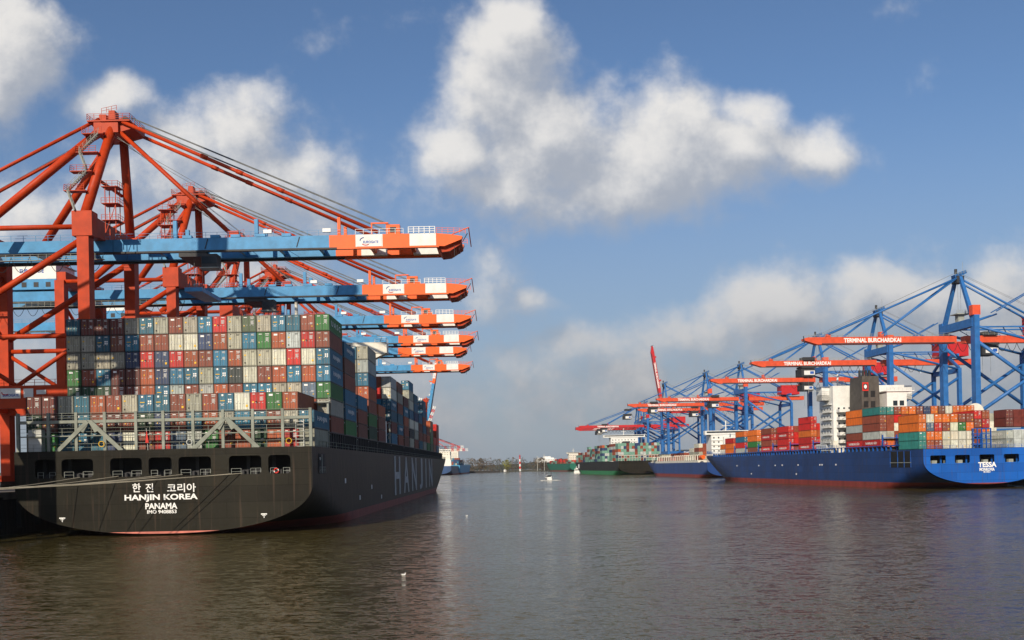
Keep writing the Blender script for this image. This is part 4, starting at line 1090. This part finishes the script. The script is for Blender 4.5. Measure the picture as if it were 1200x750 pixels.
for i in range(16):
    for t in range(4):
        if i == 0:
            col = ['bright red','pale grey','rust red','rust red'][t]
            place_t(i, 27.0, TDK+1.2+t*H2, col, f"{col} container, {ORD[t]} from bottom, blue ship's side just past the stern stack", "containers along the blue ship's side", side=('HAMBURG SÜD', -1, 8) if t == 0 else None)
        else: stuff_box(*tw(tcol(i),27.0,TDK+1.2+t*H2), TR, rnd.choice(['rust red','orange','bright red','grey','white','brown']), H=2.58)
def bay(s, cols_ind, spec, name, ncols=16, rest=None, off=0):
    # spec: strings bottom-first for the first columns; remaining columns random in the stuff mesh
    h = tpt(s+6,TDK)[0]; zb = tpt(s,TDK)[2]+1.2
    first = max(0, int(math.ceil((19.6-h)/TP)))
    for k in range(ncols):
        i = k+first
        if i > 15-first: break
        sp = spec[k] if k < len(spec) else ''.join(rnd.choice('RREERAAGWQ') for _ in range(rest))
        for t, ch in enumerate(sp):
            col = c2_[ch]
            if k < cols_ind:
                place_t(i, s, zb+t*H2, col, f"{col} container, {ORD[t]} tier up in {name}", "containers along the blue ship's side", side=('HAMBURG SÜD', -1, 8) if (k == 0 and t in (0,2) and ch in 'E' and s < 130) else None)
            else: stuff_box(*tw(tcol(i),s,zb+t*H2), TR, col, H=2.58)
bay(39.6, 1, ["ERPAA","RERQE"], "blue ship's outer stack beside the funnel", rest=5)
bay(82.5, 1, ["EEAEE","EEBE","BREE","RBAE"], "blue ship's first stack past the white bridge", rest=4)
bay(105.5, 1, ["EEEE","REER","PGBW","AWER"], "blue ship's second stack past the bridge", rest=4)
bay(125, 1, ["ERER","RQER","VRBE"], "blue ship's third stack past the bridge", rest=4)
bay(143, 1, ["QVAA","WGRA","BUEA"], "blue ship's fourth stack past the bridge", rest=3)
bay(160, 1, ["PEUA","WAGA","BRAA"], "blue ship's fifth stack past the bridge", rest=3)
bay(176, 1, ["AAE","WRA","AGB"], "blue ship's sixth stack past the bridge", rest=3)
bay(192, 1, ["WA","GB"], "blue ship's foremost stack", rest=2)
# lettered grey boxes at the starboard quarter
for i in range(11, 16):
    for t in range(4):
        col = 'pale grey' if t < 2 else 'dark maroon'
        if i > 11: stuff_box(*tw(tcol(i),2.6,TDK+.1+t*H2+(1.0 if t > 1 else 0)), TR, col, H=2.58, Lc=CL if t < 2 else 6.06); continue
        place_t(i, 2.6, TDK+.1+t*H2+(1.0 if t > 1 else 0), col, f"{col} container, {ORD[t]} tier, stern stack beyond the dark blue frame", "containers on the blue ship's stern", proto=P2 if t < 2 else PROTO20, side=('HAMBURG SÜD', -1, 8.5) if t < 2 else None)

# ================================================================== RIGHT CRANES
def make_right_crane(outreach=56, bz=46.4, bm_=RORANGE, label_text='TERMINAL BURCHARDKAI', rear=34, up=False, reel=False):
    root = empty('container_crane', (0,0,0)); HW = 10.0; G = 30.0; TZ = bz+4.5
    for x in (0, G):
        for y in (-HW, HW):
            b = MB(); top = TZ+2.6 if x == 0 else TZ-8
            b.bar((x,y,2),(x,y,top),1.8 if x == 0 else 1.4,2.5 if x == 0 else 1.6,RBLUE)
            leg = b.build('leg', root)
            if x == 0 and y < 0:
                b = MB(); b.box(x-1.4,x+1.4,y-1.05,y+1.05,top,top+3.3,RORANGE if bm_ is RORANGE else RRED); b.build('leg_cap', leg)
            b = MB(); b.box(x-.8,x+.8,y-4,y+4,.9,2.1,RBLUE)
            for q in (-3,-1.6,1.6,3): b.tube((x-.3,y+q,.5),(x+.3,y+q,.5),.5,DARK,10)
            b.build('bogie', leg)
    b = MB(); b.box(-1.1,1.1,-HW,HW,TZ-1.2,TZ+1.6,RBLUE); b.box(-.9,.9,-HW,HW,12,15,RBLUE); b.box(G-.7,G+.7,-HW,HW,12,14.5,RBLUE); b.box(G-.7,G+.7,-HW,HW,TZ-10,TZ-8,RBLUE)
    for y in (-HW,HW): b.box(0,G,y-.8,y+.8,12.2,14.8,RBLUE)
    pb = b.build('portal_beam', root)
    b = MB(); b.box(12,18,-HW-.9,-HW-.82,12.6,14.4,WHITE); b.box(15.6,17.4,-HW-.95,-HW-.9,12.9,14.1,LB); b.build('sign', pb)
    for y in (-HW,HW):
        for (p,q,r) in (((0,TZ-1),(G,TZ-8.6),.45),((.3,TZ-6),(G,24),.6),((0,20),(G,TZ-12),.6)):
            b = MB(); b.tube((p[0],y,p[1]),(q[0],y,q[1]),r,RBLUE,10); b.build('brace', root, True)
    AZ = TZ+18.2
    for sg in (-1,1):
        b = MB(); b.bar((0,sg*(HW-1.2),TZ+1.6),(.2,sg*1.4,AZ-1),1.3,1.3,RBLUE,1.0,1.0); b.build('mast_leg', root)
    b = MB(); b.box(-1.2,1.4,-1.8,1.8,AZ-3.0,AZ-.6,DARK); b.bar((-1.5,0,AZ-.8),(2.6,0,AZ+1.0),2.4,1.2,RBLUE); b.rail([(-1.8,-1.8,AZ-.6),(2.4,-1.8,AZ+.4)],1,GREY,.08,1,2); b.tube((2,0,AZ),(2,0,AZ+4.6),.06,GREY,4); b.tube((-.6,0,AZ+.4),(-.6,0,AZ+2),.5,DARK,8)
    b.build('apex_head', root)
    b = MB(); b.box(-1.8,3.4,-2.2,2.2,TZ+4.2,TZ+4.5,GREY); b.rail([(-1.8,-2.2,TZ+4.5),(3.4,-2.2,TZ+4.5),(3.4,2.2,TZ+4.5)],1.1,GREY,.08,1,3); b.box(-.6,1.6,-1,1,TZ+1.6,TZ+4.2,GREY); b.tube((0,0,TZ+5),(0,0,AZ-3),.05,CABLE,4); b.tube((1,0,TZ+5),(1,0,AZ-3),.05,CABLE,4)
    b.build('service_platform', root)
    # rear truss and stays
    b = MB()
    for sg in (-1,1): b.tube((1,sg*1.4,AZ-2),(rear+2,sg*2,bz+2.2),.38,RBLUE,8); b.tube((13,sg*1.6,AZ-14),(0.6,sg*(HW-1),TZ+.5),.3,RBLUE,8); b.tube((13,sg*1.6,AZ-13),(26,sg*1.6,AZ-6),.2,RBLUE,8)
    b.build('backstay', root, True)
    b = MB()
    for k in range(2): b.tube((1.8,k-.5,AZ),(rear+4,k-.5,bz+6),.05,CABLE,4)
    b.build('hoist_cable', root)
    # rear girder
    b = MB(); b.box(1.5,rear+8,-1.35,1.35,bz-1.25,bz+1.25,bm_); b.box(G-4,G+8,-4,4,bz+2.2,bz+8,RRED); b.box(G-4.2,G+8.2,-4.2,4.2,bz+8,bz+8.3,RORANGE)
    rg = b.build('rear_girder', root)
    b = MB(); b.rail([(1.5,-2.2,bz+1.3),(G-4,-2.2,bz+1.3)],1,GREY,.07,2,2); b.bar((G,-HW+.5,bz+2),(G,HW-.5,bz+2),1.0,1.2,RBLUE); b.bar((G,-HW,TZ-8),(G,-2,bz+2),.9,.9,RBLUE); b.bar((G,HW,TZ-8),(G,2,bz+2),.9,.9,RBLUE)
    for y in (-3.6,3.6):
        b.bar((1,y,bz+4),(rear,y,bz+4),.5,.5,RBLUE)
        for k in range(5): b.bar((2+6*k,y,bz+4),(5+6*k,y*.4,bz+1.3),.25,.25,RBLUE)
    b.build('girder_frame', rg)
    hinge = (-1.5,0,bz)
    bo = MB(); o_ = -outreach+1.5
    bo.box(o_+4.5,0,-1.3,1.3,-1.25,1.25,bm_); bo.prism([(o_+4.5,-1.3,-1.25),(o_+4.5,-1.3,1.25),(o_+1.2,-1.3,1.2),(o_-.2,-1.3,.9),(o_-.2,-1.3,.2)],(0,2.6,0),bm_); bo.box(o_+6,-1,-1.7,-1.3,-1.25,-.95,DARK)
    boom = bo.build('boom', root, loc=hinge)
    b = MB(); b.rail([(o_+1,-2.0,1.25),(-1,-2.0,1.25)],1.0,GREY,.07,2,2); b.rail([(o_+1,2.0,1.25),(-1,2.0,1.25)],1.0,GREY,.07,2,2); b.box(o_+8,o_+9.4,-.8,.8,1.25,2.3,bm_); b.box(o_+27,o_+28.4,-.8,.8,1.25,3.0,bm_); b.tube((o_-.2,-1.6,-1),(o_-.6,-1.6,1.6),.15,DARK); b.build('boom_rail', boom)
    me_t = text(label_text, 1.5, LETTER, (o_+outreach*.43,-1.36,.05), boom, width=20.5, bold=.03)
    if up: boom.rotation_euler = (0, R(up), 0)
    else:
        for (x1, r_) in ((o_+8.6-1.5,.3),(o_+27.6-1.5,.26)):
            for sg in (-1,1):
                b = MB(); b.tube((-1.2,sg*1.5,AZ-1.5),(x1,sg*.8,bz+2.2),r_,RBLUE,8); b.build('forestay', root, True)
        b = MB()
        for k in range(3): b.tube((-1.4,k*.5-.5,AZ+.4),(o_+6,k*.5-.5,bz+2.6),.05,CABLE,4)
        b.build('luffing_cable', root)
    # trolley and cab
    tr_x = -outreach+24
    b = MB(); b.box(tr_x-3,tr_x+3,-3,3,bz-2.1,bz-1.3,DARK); b.box(tr_x-3.4,tr_x+2.6,-3.2,3.2,bz-5.6,bz-2.4,DARK); b.box(tr_x-2,tr_x+3,-2.2,2.2,bz+1.3,bz+2.6,DARK)
    for y in (-2.4,2.4): b.tube((tr_x,y,bz-5),(tr_x,y,bz-13),.05,CABLE,4)
    t_o = b.build('trolley', root)
    b = MB(); b.box(tr_x-2.2,tr_x+2.4,-3.28,-3.21,bz-5.0,bz-3.2,WHITE); b.box(tr_x+.4,tr_x+2,-3.33,-3.28,bz-4.6,bz-3.5,LB); b.build('sign', t_o)
    b = MB()
    for i in range(11):
        x0 = tr_x+3+i*3.6; P = [Vector((x0+3.6*t/8,-2.3,bz-1.4-2.9*(1-(2*t/8-1)**2))) for t in range(9)]; b.path(P,.09,BLACKM,5)
    b.build('festoon_cable', root)
    if reel:
        b = MB(); b.tube((-1.6,-HW-2.1,20.6),(-1.6,-HW-1.5,20.6),2.9,CREAM,28); b.tube((-1.6,-HW-2.2,20.6),(-1.6,-HW-1.4,20.6),.5,DARK,12); b.build('cable_reel', root)
    return root
rc = make_right_crane(reel=True)
RC = [(157,328),(157.5,401),(157,480),(150,612),(138,664),(153,724)]
RL = ['nearest blue crane on the right with red lettered boom and tallest mast',
      'blue crane with red lettered boom just left of the nearest right-hand crane',
      'blue crane with red lettered boom reaching left of the white bridge block',
      'blue crane behind the blue bow with short red boom',
      'distant blue crane whose red boom reaches out beside the upright boom',
      'distant blue crane whose red boom lies just below its neighbour']
for i, (x, y) in enumerate(RC):
    o = rc if i == 0 else copy_tree(rc, None, ('cable_reel',))
    o.location = (x, y, 4.0); o.rotation_euler = (0,0,TR); tag(o, RL[i], 'crane', 'blue quay cranes with red booms on the right')
    for ch in kids(o):
        if ch.name.startswith('trolley'): ch.location.x = (42,0,26,14,-6,20)[i]
        if ch.name.startswith('festoon'): ch.location.x = (20,8,14,8,0,14)[i]
o = make_right_crane(outreach=54, bm_=RRED, up=81); o.location = (122,745,4); o.rotation_euler = (0,0,TR); tag(o, 'distant blue crane with its red boom raised nearly upright', 'crane', 'blue quay cranes with red booms on the right')
far = make_right_crane(outreach=64, bz=41.5, bm_=RRED); 
for i, (x, y, l) in enumerate(((128,895,'far blue crane with dark red boom, highest of three by the green and black ship'),(127,925,'far blue crane with dark red boom, middle of three by the green and black ship'),(129,960,'far blue crane with dark red boom, lowest of three by the green and black ship'))):
    o = far if i == 0 else copy_tree(far)
    o.location = (x,y,4); o.rotation_euler = (0,0,TR); tag(o, l, 'crane', 'far blue cranes with dark red booms')
exec_raised_left = raised(-88, 960, 'orange and blue crane with steeply raised boom beyond the black bow', 80)

# ================================================================== OTHER SHIPS
def far_ship(loc, rz, Lh, B, deck, m_top, m_boot, label, boot=2.0, **k):
    r = empty('container_ship', (*loc,0), rz, label=label, cat='ship')
    _, _, pt = make_hull('hull', Lh, B, deck, m_top, m_boot, boot, r, zc0=deck*.62, zb0=deck*.08, bowW=Lh*.33, bowD=Lh*.2, sheer=1.5, rake=8, zrate=.35, brate=7, **k)
    plate('transom', transom_outline(B, deck, deck*.62, deck*.08, 2.2), [], .2, m_top, r, loc=(0,-.12,0))
    return r, pt
def deckload(loc, rz, Lh, B, z0, bays_, tiers, cols, pal, parent_gap=None):
    cs_, sn_ = math.cos(rz), math.sin(rz)
    for s, nt in zip(bays_, tiers):
        for i in range(cols):
            x = (i-(cols-1)/2)*2.5
            for t in range(nt if not isinstance(nt, tuple) else rnd.randint(*nt)):
                stuff_box(loc[0]+x*cs_-s*sn_, loc[1]+x*sn_+s*cs_, z0+t*2.6, rz, rnd.choice(pal), H=2.55)
def block(r, s, z0, z1, w, m=WHITE, wing=None, d=9, name='superstructure'):
    b = MB(); b.box(-w/2,w/2,s,s+d,z0,z1,m); wg = wing or w
    b.box(-wg/2,wg/2,s+1,s+5,z1,z1+2.4,m); b.box(-w/2-.6,w/2+.6,s-.4,s+d,z1-.2,z1,m)
    for z in [z0+2.4+i*2.7 for i in range(int((z1-z0-2)/2.7))]: b.box(-w/2-.3,w/2+.3,s-.5,s,z,z+.18,m)
    o = b.build(name, r)
    b = MB()
    for z in [z0+1.0+i*2.7 for i in range(int((z1-z0)/2.7))]:
        for i in range(int(w/3)): x = -w/2+1.2+i*3; b.box(x,x+.8,s-.05,s,z,z+.9,GLASS); 
    b.box(-wg/2+1,wg/2-1,s+.95,s+1,z1+1.0,z1+2,GLASS)
    b.build('window', o)
    b = MB(); b.tube((0,s+3,z1+2.4),(0,s+3,z1+8.5),.35,m,8); b.tube((-2.5,s+3,z1+5.5),(2.5,s+3,z1+5.5),.18,m,6); b.build('mast', o)
    return o
# dark blue feeder ship between the big blue one and the green and black one
r3, p3 = far_ship((133,572), R(3.2), 205, 28.5, 9.6, FBLUE, BOOT, 'dark blue cargo ship with white bridge block ahead of the big blue bow')
block(r3, 5, 9.6, 26.5, 20, WHITE, 27, 12)
b = MB(); b.box(-3,3,-.0+1.5,4.6,9.6,25,WHITE); b.build('funnel', r3)
b = MB(); bl = []
b.box(-13.8,13.8,25,170,9.6,11,CREAM)
for i in range(24):
    s = 26+i*6; b.box(-13.6,-13.2,s,s+.5,11,14.6,CREAM); b.box(-13.6,13.6,s,s+.5,14.2,14.6,CREAM)
b.rail([(-13.8,24,9.6),(-13.8,170,9.6)],1.2,CREAM,.12,3,2)
b.build('cell_guides', r3)
b = MB(); b.tube((-13.3,12,12.8),(-13.3,19,12.8),1.3,ORANGE2,12); b.build('lifeboat', r3)
text('EMPIRE', .9, LETTER, (0,-.28,7.2), r3, width=4.5, bold=.02) if False else None
deckload((133,572), R(3.2), 205, 28.5, 11.2, [26,39,52,66,80,94,108,122,136], [4,3,1,2,1,2,1,1,2], 10, ['orange brown','rust red','bright red','white','grey','rust red'])
# green and black ship
r4, p4 = far_ship((113,830), R(5.6), 270, 38, 12.2, HULL, GREENB, 'black ship with green waterline stacked with pale green containers, middle distance', boot=3.6)
block(r4, 60, 12.2, 35, 26, WHITE, 40)
b = MB(); b.box(-3,3,50,56,12.2,31,DARK); b.build('funnel', r4)
for x in (-17.5,-13,-8.5,-4,.5,5,9.5,14): 
    pass
b = MB()
for i in range(16): x = -18.6+i*2.48; b.box(x-.1,x+.1,1,1.4,12.2,17.2,CREAM)
b.box(-18.6,18.6,1,1.4,17,17.4,CREAM); b.box(-18.6,18.6,1,1.4,14.6,14.8,CREAM); b.build('lashing_bridge', r4)
b = MB(); b.box(-19.06,-18.98,205,213,6,10.5,LETTER) ; b.build('hull_mark', r4)
GP = ['teal green']*0+['rust red','orange brown','grey']
PALETTE['sea green'] = (.16,.32,.25)
GP = ['sea green']*6+['rust red']*3+['orange brown','navy blue','pale grey','dark maroon']
deckload((113,830), R(5.6), 270, 38, 12.6, [2,16,30,75,89,103,117,131,145,159,173,187,201,215], [6,6,6,6,6,6,5,5,(4,6),(4,5),4,4,(2,4),3], 15, GP)
# turquoise far ship and white far ship
r5, p5 = far_ship((104,1480), R(10), 200, 26, 12.5, TEAL, BOOT, 'far turquoise green container ship crossing near the far bank', boot=1.6)
block(r5, 26, 12.5, 28, 16, CREAM, 22)
deckload((104,1480), R(10), 200, 26, 12.7, [4,14,46,70,84,98,112,126,140], [2,2,3,3,3,3,2,2,2], 10, ['rust red','rust red','sea green','orange brown','dark maroon','bright red'])
r6 = empty('office_building', (66,1820,0), 0, label='far white stepped building above the bank left of the green ship', cat='building')
r6.scale = (.78,.78,.82)
b = MB(); b.box(-12,12,2,18,0,20,PILE); b.box(-26,26,-2,20,20,28,WHITE); b.box(-20,20,0,18,28,31,WHITE); b.box(-6,12,2,14,31,34,WHITE); wo_ = b.build('wall', r6)
b = MB()
for z in (22,25):
    for i in range(12): b.box(-24+i*4.1,-22+i*4.1,-2.1,-2,z,z+1.2,GLASS)
b.build('window', r6)
# left far ships
r7, p7 = far_ship((-101,1235), R(-2.5), 230, 42, 12, NBLUE, BOOT, 'far white and navy ship with a boxy stern just past the black bow')
block(r7, 6, 12, 31, 38, CREAM, 42, 14)
b = MB(); b.box(-21,21,.2,2,12,20,WHITE); b.box(10,20,2,8,20,26,CREAM); b.build('stern_house', r7)
SKYB = mat('sky_blue_hull_paint', (.05,.33,.55), .5)
r8, p8 = far_ship((-92,1330), R(-1.5), 260, 36, 13, SKYB, BOOT, 'far light blue ship with cream superstructure left of the breakwater')
block(r8, 40, 13, 34, 26, CREAM, 36)
deckload((-92,1330), R(-1.5), 260, 36, 13.2, [4,18,60,74,88], [3,4,3,3,2], 13, ['navy blue','grey','rust red','mid blue'])
tag(STUFF.build('shipping_containers'), 'smaller and deeper-lying containers stacked on the ships', 'containers', kind='stuff')

# far left cranes with red and white lattice booms
def far_crane(loc, up, lab, s=1.0):
    root = empty('container_crane', loc, 0, label=lab, cat='crane', group='far cranes past the black bow'); root.scale = (s,s,s)
    for x in (0,-24):
        for y in (-9,9): b = MB(); b.bar((x,y,0),(x,y,33),1.6,1.6,LGREY); b.build('leg', root)
    b = MB(); b.box(-24,0,-9.6,-8.4,13,15,LGREY); b.box(-24,0,8.4,9.6,13,15,LGREY); b.box(-45,1,-2,2,31,34,LGREY); b.build('portal_beam', root)
    b = MB(); b.bar((0,-8,33),(0,-1,52),1.2,1.2,REDM); b.bar((0,8,33),(0,1,52),1.2,1.2,REDM); b.tube((0,0,52),(-40,0,34),.4,REDM); b.build('mast', root)
    b = MB(); Lb = 52
    for k in range(13):
        x0 = k*4; m = (REDM if k % 2 else WHITE) if k > 5 else (WHITE if k % 2 else LGREY)
        for y in (-2,2):
            for z in (-1.3,1.3): b.bar((x0,y,z),(x0+4,y,z),.55,.55,m)
            b.bar((x0,y,-1.3),(x0+2,y,1.3),.3,.3,m); b.bar((x0+2,y,1.3),(x0+4,y,-1.3),.3,.3,m)
        b.bar((x0,-2,1.3),(x0,2,1.3),.3,.3,m)
    bo = b.build('boom', root, loc=(1,0,32.5))
    if up: bo.rotation_euler = (0,-R(up),0)
    else:
        b = MB(); b.tube((0,-1,52),(46,-1.8,34),.45,REDM); b.tube((0,1,52),(46,1.8,34),.45,REDM); b.tube((0,0,52),(24,0,34),.4,REDM); b.build('forestay', root)
far_crane((-98,1010,3), 0, 'far pale crane with lowered red and white lattice boom', .88)
far_crane((-97,1120,3), 0, 'far pale crane with lowered red and white boom, behind its twin', .85)
far_crane((-99,900,QL), 74, 'far pale crane with raised lattice boom, left one of the pair', .85)
far_crane((-92,950,QL), 70, 'far pale crane with raised lattice boom, right one of the pair', .8)

# ================================================================== FAR SHORE DETAILS
# red and white beacon tower
root = empty('beacon_tower', (13.8,1610,1.2), 0, label='slim red and white banded beacon tower on the far breakwater', cat='lighthouse')
b = MB(); H = 25; n = 6
for k in range(n): b.tube((0,0,H*k/n),(0,0,H*(k+1)/n),1.7-.1*k,REDM if k % 2 else WHITE,14,r1=1.6-.1*k)
b.build('tower', root, False)
b = MB(); b.tube((0,0,H),(0,0,H+.4),2.2,DARK,14); b.tube((0,0,H+.4),(0,0,H+2.4),1.0,REDM,12); b.tube((0,0,H+2.4),(0,0,H+3.2),1.3,REDM,12,r1=.1); b.build('lantern', root)
# breakwater posts
for i in range(15):
    x = -62+i*5.2+rnd.uniform(-1,1); b = MB(); b.tube((x,1560,-1),(x,1560,rnd.uniform(5,8)),.5,DARK,8)
    tag(b.build('mooring_post'), f"dark timber post in the row before the far bank, {ORD[i]} from left", 'post', 'timber posts before the far bank')
b = MB(); b.box(-165,-20,1575,1580,-1,3.2,PILE); tag(b.build('breakwater'), 'long low dark breakwater before the far bank', 'wall')
# foliage
def leaf_mat(name, col):
    m = mat(name, col, .9, var=.5, scale=.15); return m
LFB = leaf_mat('bare_brown_twigs', (.12,.085,.05)); LFG = leaf_mat('spring_green_leaves', (.25,.24,.04)); LFD = leaf_mat('dark_green_leaves', (.04,.06,.03))
def crown_mesh(mb, c, r, h, n, m, rr):
    for _ in range(n):
        t = rr.uniform(0, 2*math.pi); q = math.sqrt(rr.random()); z = rr.uniform(-1,1)
        k = math.sqrt(max(0,1-z*z))*r*q*(.8+.3*math.sin(3*t+c[0]))
        p = Vector((c[0]+k*math.cos(t), c[1]+k*math.sin(t), c[2]+z*h)); s_ = rr.uniform(.35,1.0)*r*.16
        d1 = Vector((rr.uniform(-1,1),rr.uniform(-1,1),rr.uniform(-1,1))).normalized()*s_; d2 = Vector((rr.uniform(-1,1),rr.uniform(-1,1),rr.uniform(-1,1))).normalized()*s_
        mb.poly([p-d1,p+d2,p+d1*.9], m)
rr = random.Random(3)
wood = MB()
for i in range(260):
    x = rr.uniform(-230, 260) if i % 3 else rr.uniform(-900, 1200); y = rr.uniform(1690,1800); h = rr.uniform(7,13)*(1.15 if x < 60 else .9)
    crown_mesh(wood, (x,y,3+h*.75), h*.8, h*.85, 90, LFB if rr.random() < .75 else LFD, rr)
tag(wood.build('far_wood'), 'brown leafless wood lining the far bank', 'trees', kind='stuff')
def far_tree(x, y, h, m, lab):
    r = empty('tree', (x,y,1.5), 0, label=lab, cat='tree', group='trees on the far bank')
    b = MB(); b.tube((0,0,0),(0,0,h*.5),h*.04,LFB,8,r1=h*.02)
    for k in range(5): t = k*1.25; b.tube((0,0,h*.3),(math.cos(t)*h*.25,math.sin(t)*h*.25,h*.65),h*.018,LFB,5,r1=h*.006)
    b.build('trunk', r)
    b = MB(); crown_mesh(b, (0,0,h*.6), h*.5, h*.42, 520, m, rr); b.build('crown', r)
far_tree(-9,1590,19,LFG,'yellow green tree in fresh leaf on the far bank left of the beacon')
far_tree(-54,1640,23,LFB,'tall brown bare tree on the far bank behind the timber posts')
far_tree(52,1640,22,LFB,'bare brown tree on the far bank right of the beacon')
far_tree(86,1650,20,LFB,'bare brown tree on the far bank nearest the green ship')
for (x, z, l) in ((44,27,'thin grey mast on the far bank, nearer the beacon'),(56,30,'thin grey mast on the far bank, farther from the beacon')):
    b = MB(); b.tube((x,1625,1),(x,1625,z),.35,LGREY,6); b.box(x-1.5,x+1.5,1624.6,1625.4,z-2,z-1.6,LGREY); b.box(x-1,x+1,1624.6,1625.4,z-6,z-5.5,LGREY)
    tag(b.build('signal_mast'), l, 'mast')
b = MB(); b.box(-14,-9.5,1575,1580,1,4,WHITE); b.prism([(-14.4,1574.8,4),(-9.1,1574.8,4),(-11.7,1574.8,5.8)],(0,5.4,0),LGREY); tag(b.build('boathouse'), 'tiny white hut at the foot of the yellow green tree', 'hut')

# ================================================================== BOATS
root = empty('motor_boat', (24.2,610,0), R(4), label='small white cabin cruiser heading away in the middle of the river', cat='boat')
b = MB(); pr = []
secs = [(0,2.0,1.5),(3,2.25,1.55),(7,2.1,1.75),(10,1.2,2.0),(12,.08,2.3)]
for (s0,h0,z0),(s1,h1,z1) in zip(secs, secs[1:]):
    for sg in (-1,1):
        b.poly([(sg*h0,s0,z0),(sg*h1,s1,z1),(sg*h1*.75,s1,-.3),(sg*h0*.8,s0,-.3)], WHITE)
        b.poly([(0,s0,z0-.05),(0,s1,z1-.05),(sg*h1,s1,z1),(sg*h0,s0,z0)], CREAM)
b.box(-1.6,1.6,-.02,.1,-.3,1.5,WHITE)
b.build('hull', root)
b = MB(); b.prism([(-1.6,3,1.5),(-1.6,8.6,1.7),(-1.35,7.4,3.3),(-1.35,3.4,3.4)],(3.2,0,0),WHITE); c = b.build('cabin', root)
b = MB(); b.box(-1.3,1.3,2.95,3.0,2.2,3.1,GLASS); b.box(-1.64,-1.6,4,7,2.3,3.0,GLASS); b.build('window', c)
b = MB(); 
for x in (-1.7,1.7): b.tube((x,.4,1.5),(x*.9,1.6,6.0),.1,DARK,6)
b.tube((-1.6,1.6,6.0),(1.6,1.6,6.0),.12,DARK,6); b.box(-1.6,1.6,.6,3.2,4.2,4.3,DARK); b.build('radar_arch', root)
FOAM = mat('white_foam', (.62,.62,.58), .8, var=.4, scale=2)
b = MB()
for k in range(80):
    s = -rnd.random()**1.5*16; sp = 2.2+abs(s)*.22; x = rnd.choice((-1,1))*sp*rnd.uniform(.55,1.1); r_ = rnd.uniform(.2,.7); cx_, cy_ = x, s
    n = 6; b.prism([(cx_+r_*1.6*math.cos(2*math.pi*q/n),cy_+r_*math.sin(2*math.pi*q/n),.02) for q in range(n)],(0,0,.12),FOAM)
for k in range(26):
    x = rnd.uniform(-6,6); b.prism([(x-.8,-.8+.2*k*.2,.02),(x+.9,-.8+.2*k*.2,.02),(x+.7,-.2,.02),(x-.6,-.3,.02)],(0,0,.16),FOAM)
wk = b.build('wake', None, loc=(24.2,610,0)); tag(wk, 'white foam wake spreading behind the small cabin cruiser', 'foam', kind='stuff')
root = empty('ferry', (76,1090,0), R(-15), label='small white harbour ferry near the green and black bow', cat='boat')
b = MB(); b.prism([(-4,0,0),(4,0,0),(4.3,0,2.4),(-4.3,0,2.4)],(0,24,0),WHITE); b.build('hull', root)
b = MB(); b.box(-3.7,3.7,1,20,2.4,5.4,WHITE); b.box(-3,3,6,16,5.4,7.6,WHITE); b.tube((0,10,7.6),(0,10,12),.15,WHITE); c = b.build('cabin', root)
b = MB(); b.box(-3.2,3.2,.94,.99,3.4,4.6,GLASS); b.box(-2.6,2.6,5.94,5.99,6,7.1,GLASS); b.build('window', c)
root = empty('barge', (92,1120,0), R(-60), label='low dark red barge moored by the green and black bow', cat='boat')
b = MB(); b.prism([(-4,0,0),(4,0,0),(4.6,0,2.2),(-4.6,0,2.2)],(0,34,0),BOOT); b.build('hull', root); b = MB(); b.box(-3,3,2,8,2.2,5,ORANGE); b.build('wheelhouse', root)

# floating gull
def gull(x, y, lab):
    bm = bmesh.new(); bmesh.ops.create_uvsphere(bm, u_segments=14, v_segments=9, radius=1)
    for v in bm.verts:
        p = v.co.copy(); tail = max(0, -p.x); v.co = Vector((p.x*.26, p.y*.10*(1-.5*tail), p.z*.10+tail*tail*.05+.07))
    r_ = bmesh.ops.create_uvsphere(bm, u_segments=10, v_segments=7, radius=.058)
    for v in r_['verts']: v.co += Vector((.24,0,.24))
    r_ = bmesh.ops.create_cone(bm, segments=8, radius1=.06, radius2=.045, depth=.2, cap_ends=True)
    for v in r_['verts']: v.co += Vector((.21,0,.16))
    me = bpy.data.meshes.new('gull'); bm.to_mesh(me); bm.free(); me.materials.append(LETTER)
    o = bpy.data.objects.new('gull', me); C.objects.link(o); o.location = (x,y,0); o.scale = (.75,.75,.75); tag(o, lab, 'bird', 'gulls on the river')
    b = MB(); b.tube((.29,0,.24),(.36,0,.225),.014,YEL,6,r1=.004); b.build('beak', o)
    b = MB(); b.prism([(.12,.10,.13),(-.3,.05,.16),(-.34,.02,.14),(-.05,.11,.07)],(0,.012,0),LGREY); b.prism([(.12,-.11,.13),(-.3,-.06,.16),(-.34,-.03,.14),(-.05,-.12,.07)],(0,.012,0),LGREY); b.build('wing', o)
gull(-9.8, 83, 'small white gull floating alone on the brown water in the foreground')
gull(-9.0, 182, 'tiny white gull floating farther out beyond the foreground one')

# ------------------------------------------------------------------ haze in the harbour air
b = MB(); HZ = bpy.data.materials.new('haze_air'); HZ.use_nodes = True
t = HZ.node_tree
for n in list(t.nodes): t.nodes.remove(n)
pv_ = t.nodes.new('ShaderNodeVolumePrincipled'); pv_.inputs['Color'].default_value = (.80,.86,.95,1); pv_.inputs['Density'].default_value = .00003
oo = t.nodes.new('ShaderNodeOutputMaterial'); t.links.new(pv_.outputs[0], oo.inputs['Volume'])
b.box(-5200,5200,-700,4900,-5,165,HZ)
USE_HAZE = True
if USE_HAZE: tag(b.build('haze'), 'thin pale haze over the harbour', 'haze', kind='stuff')
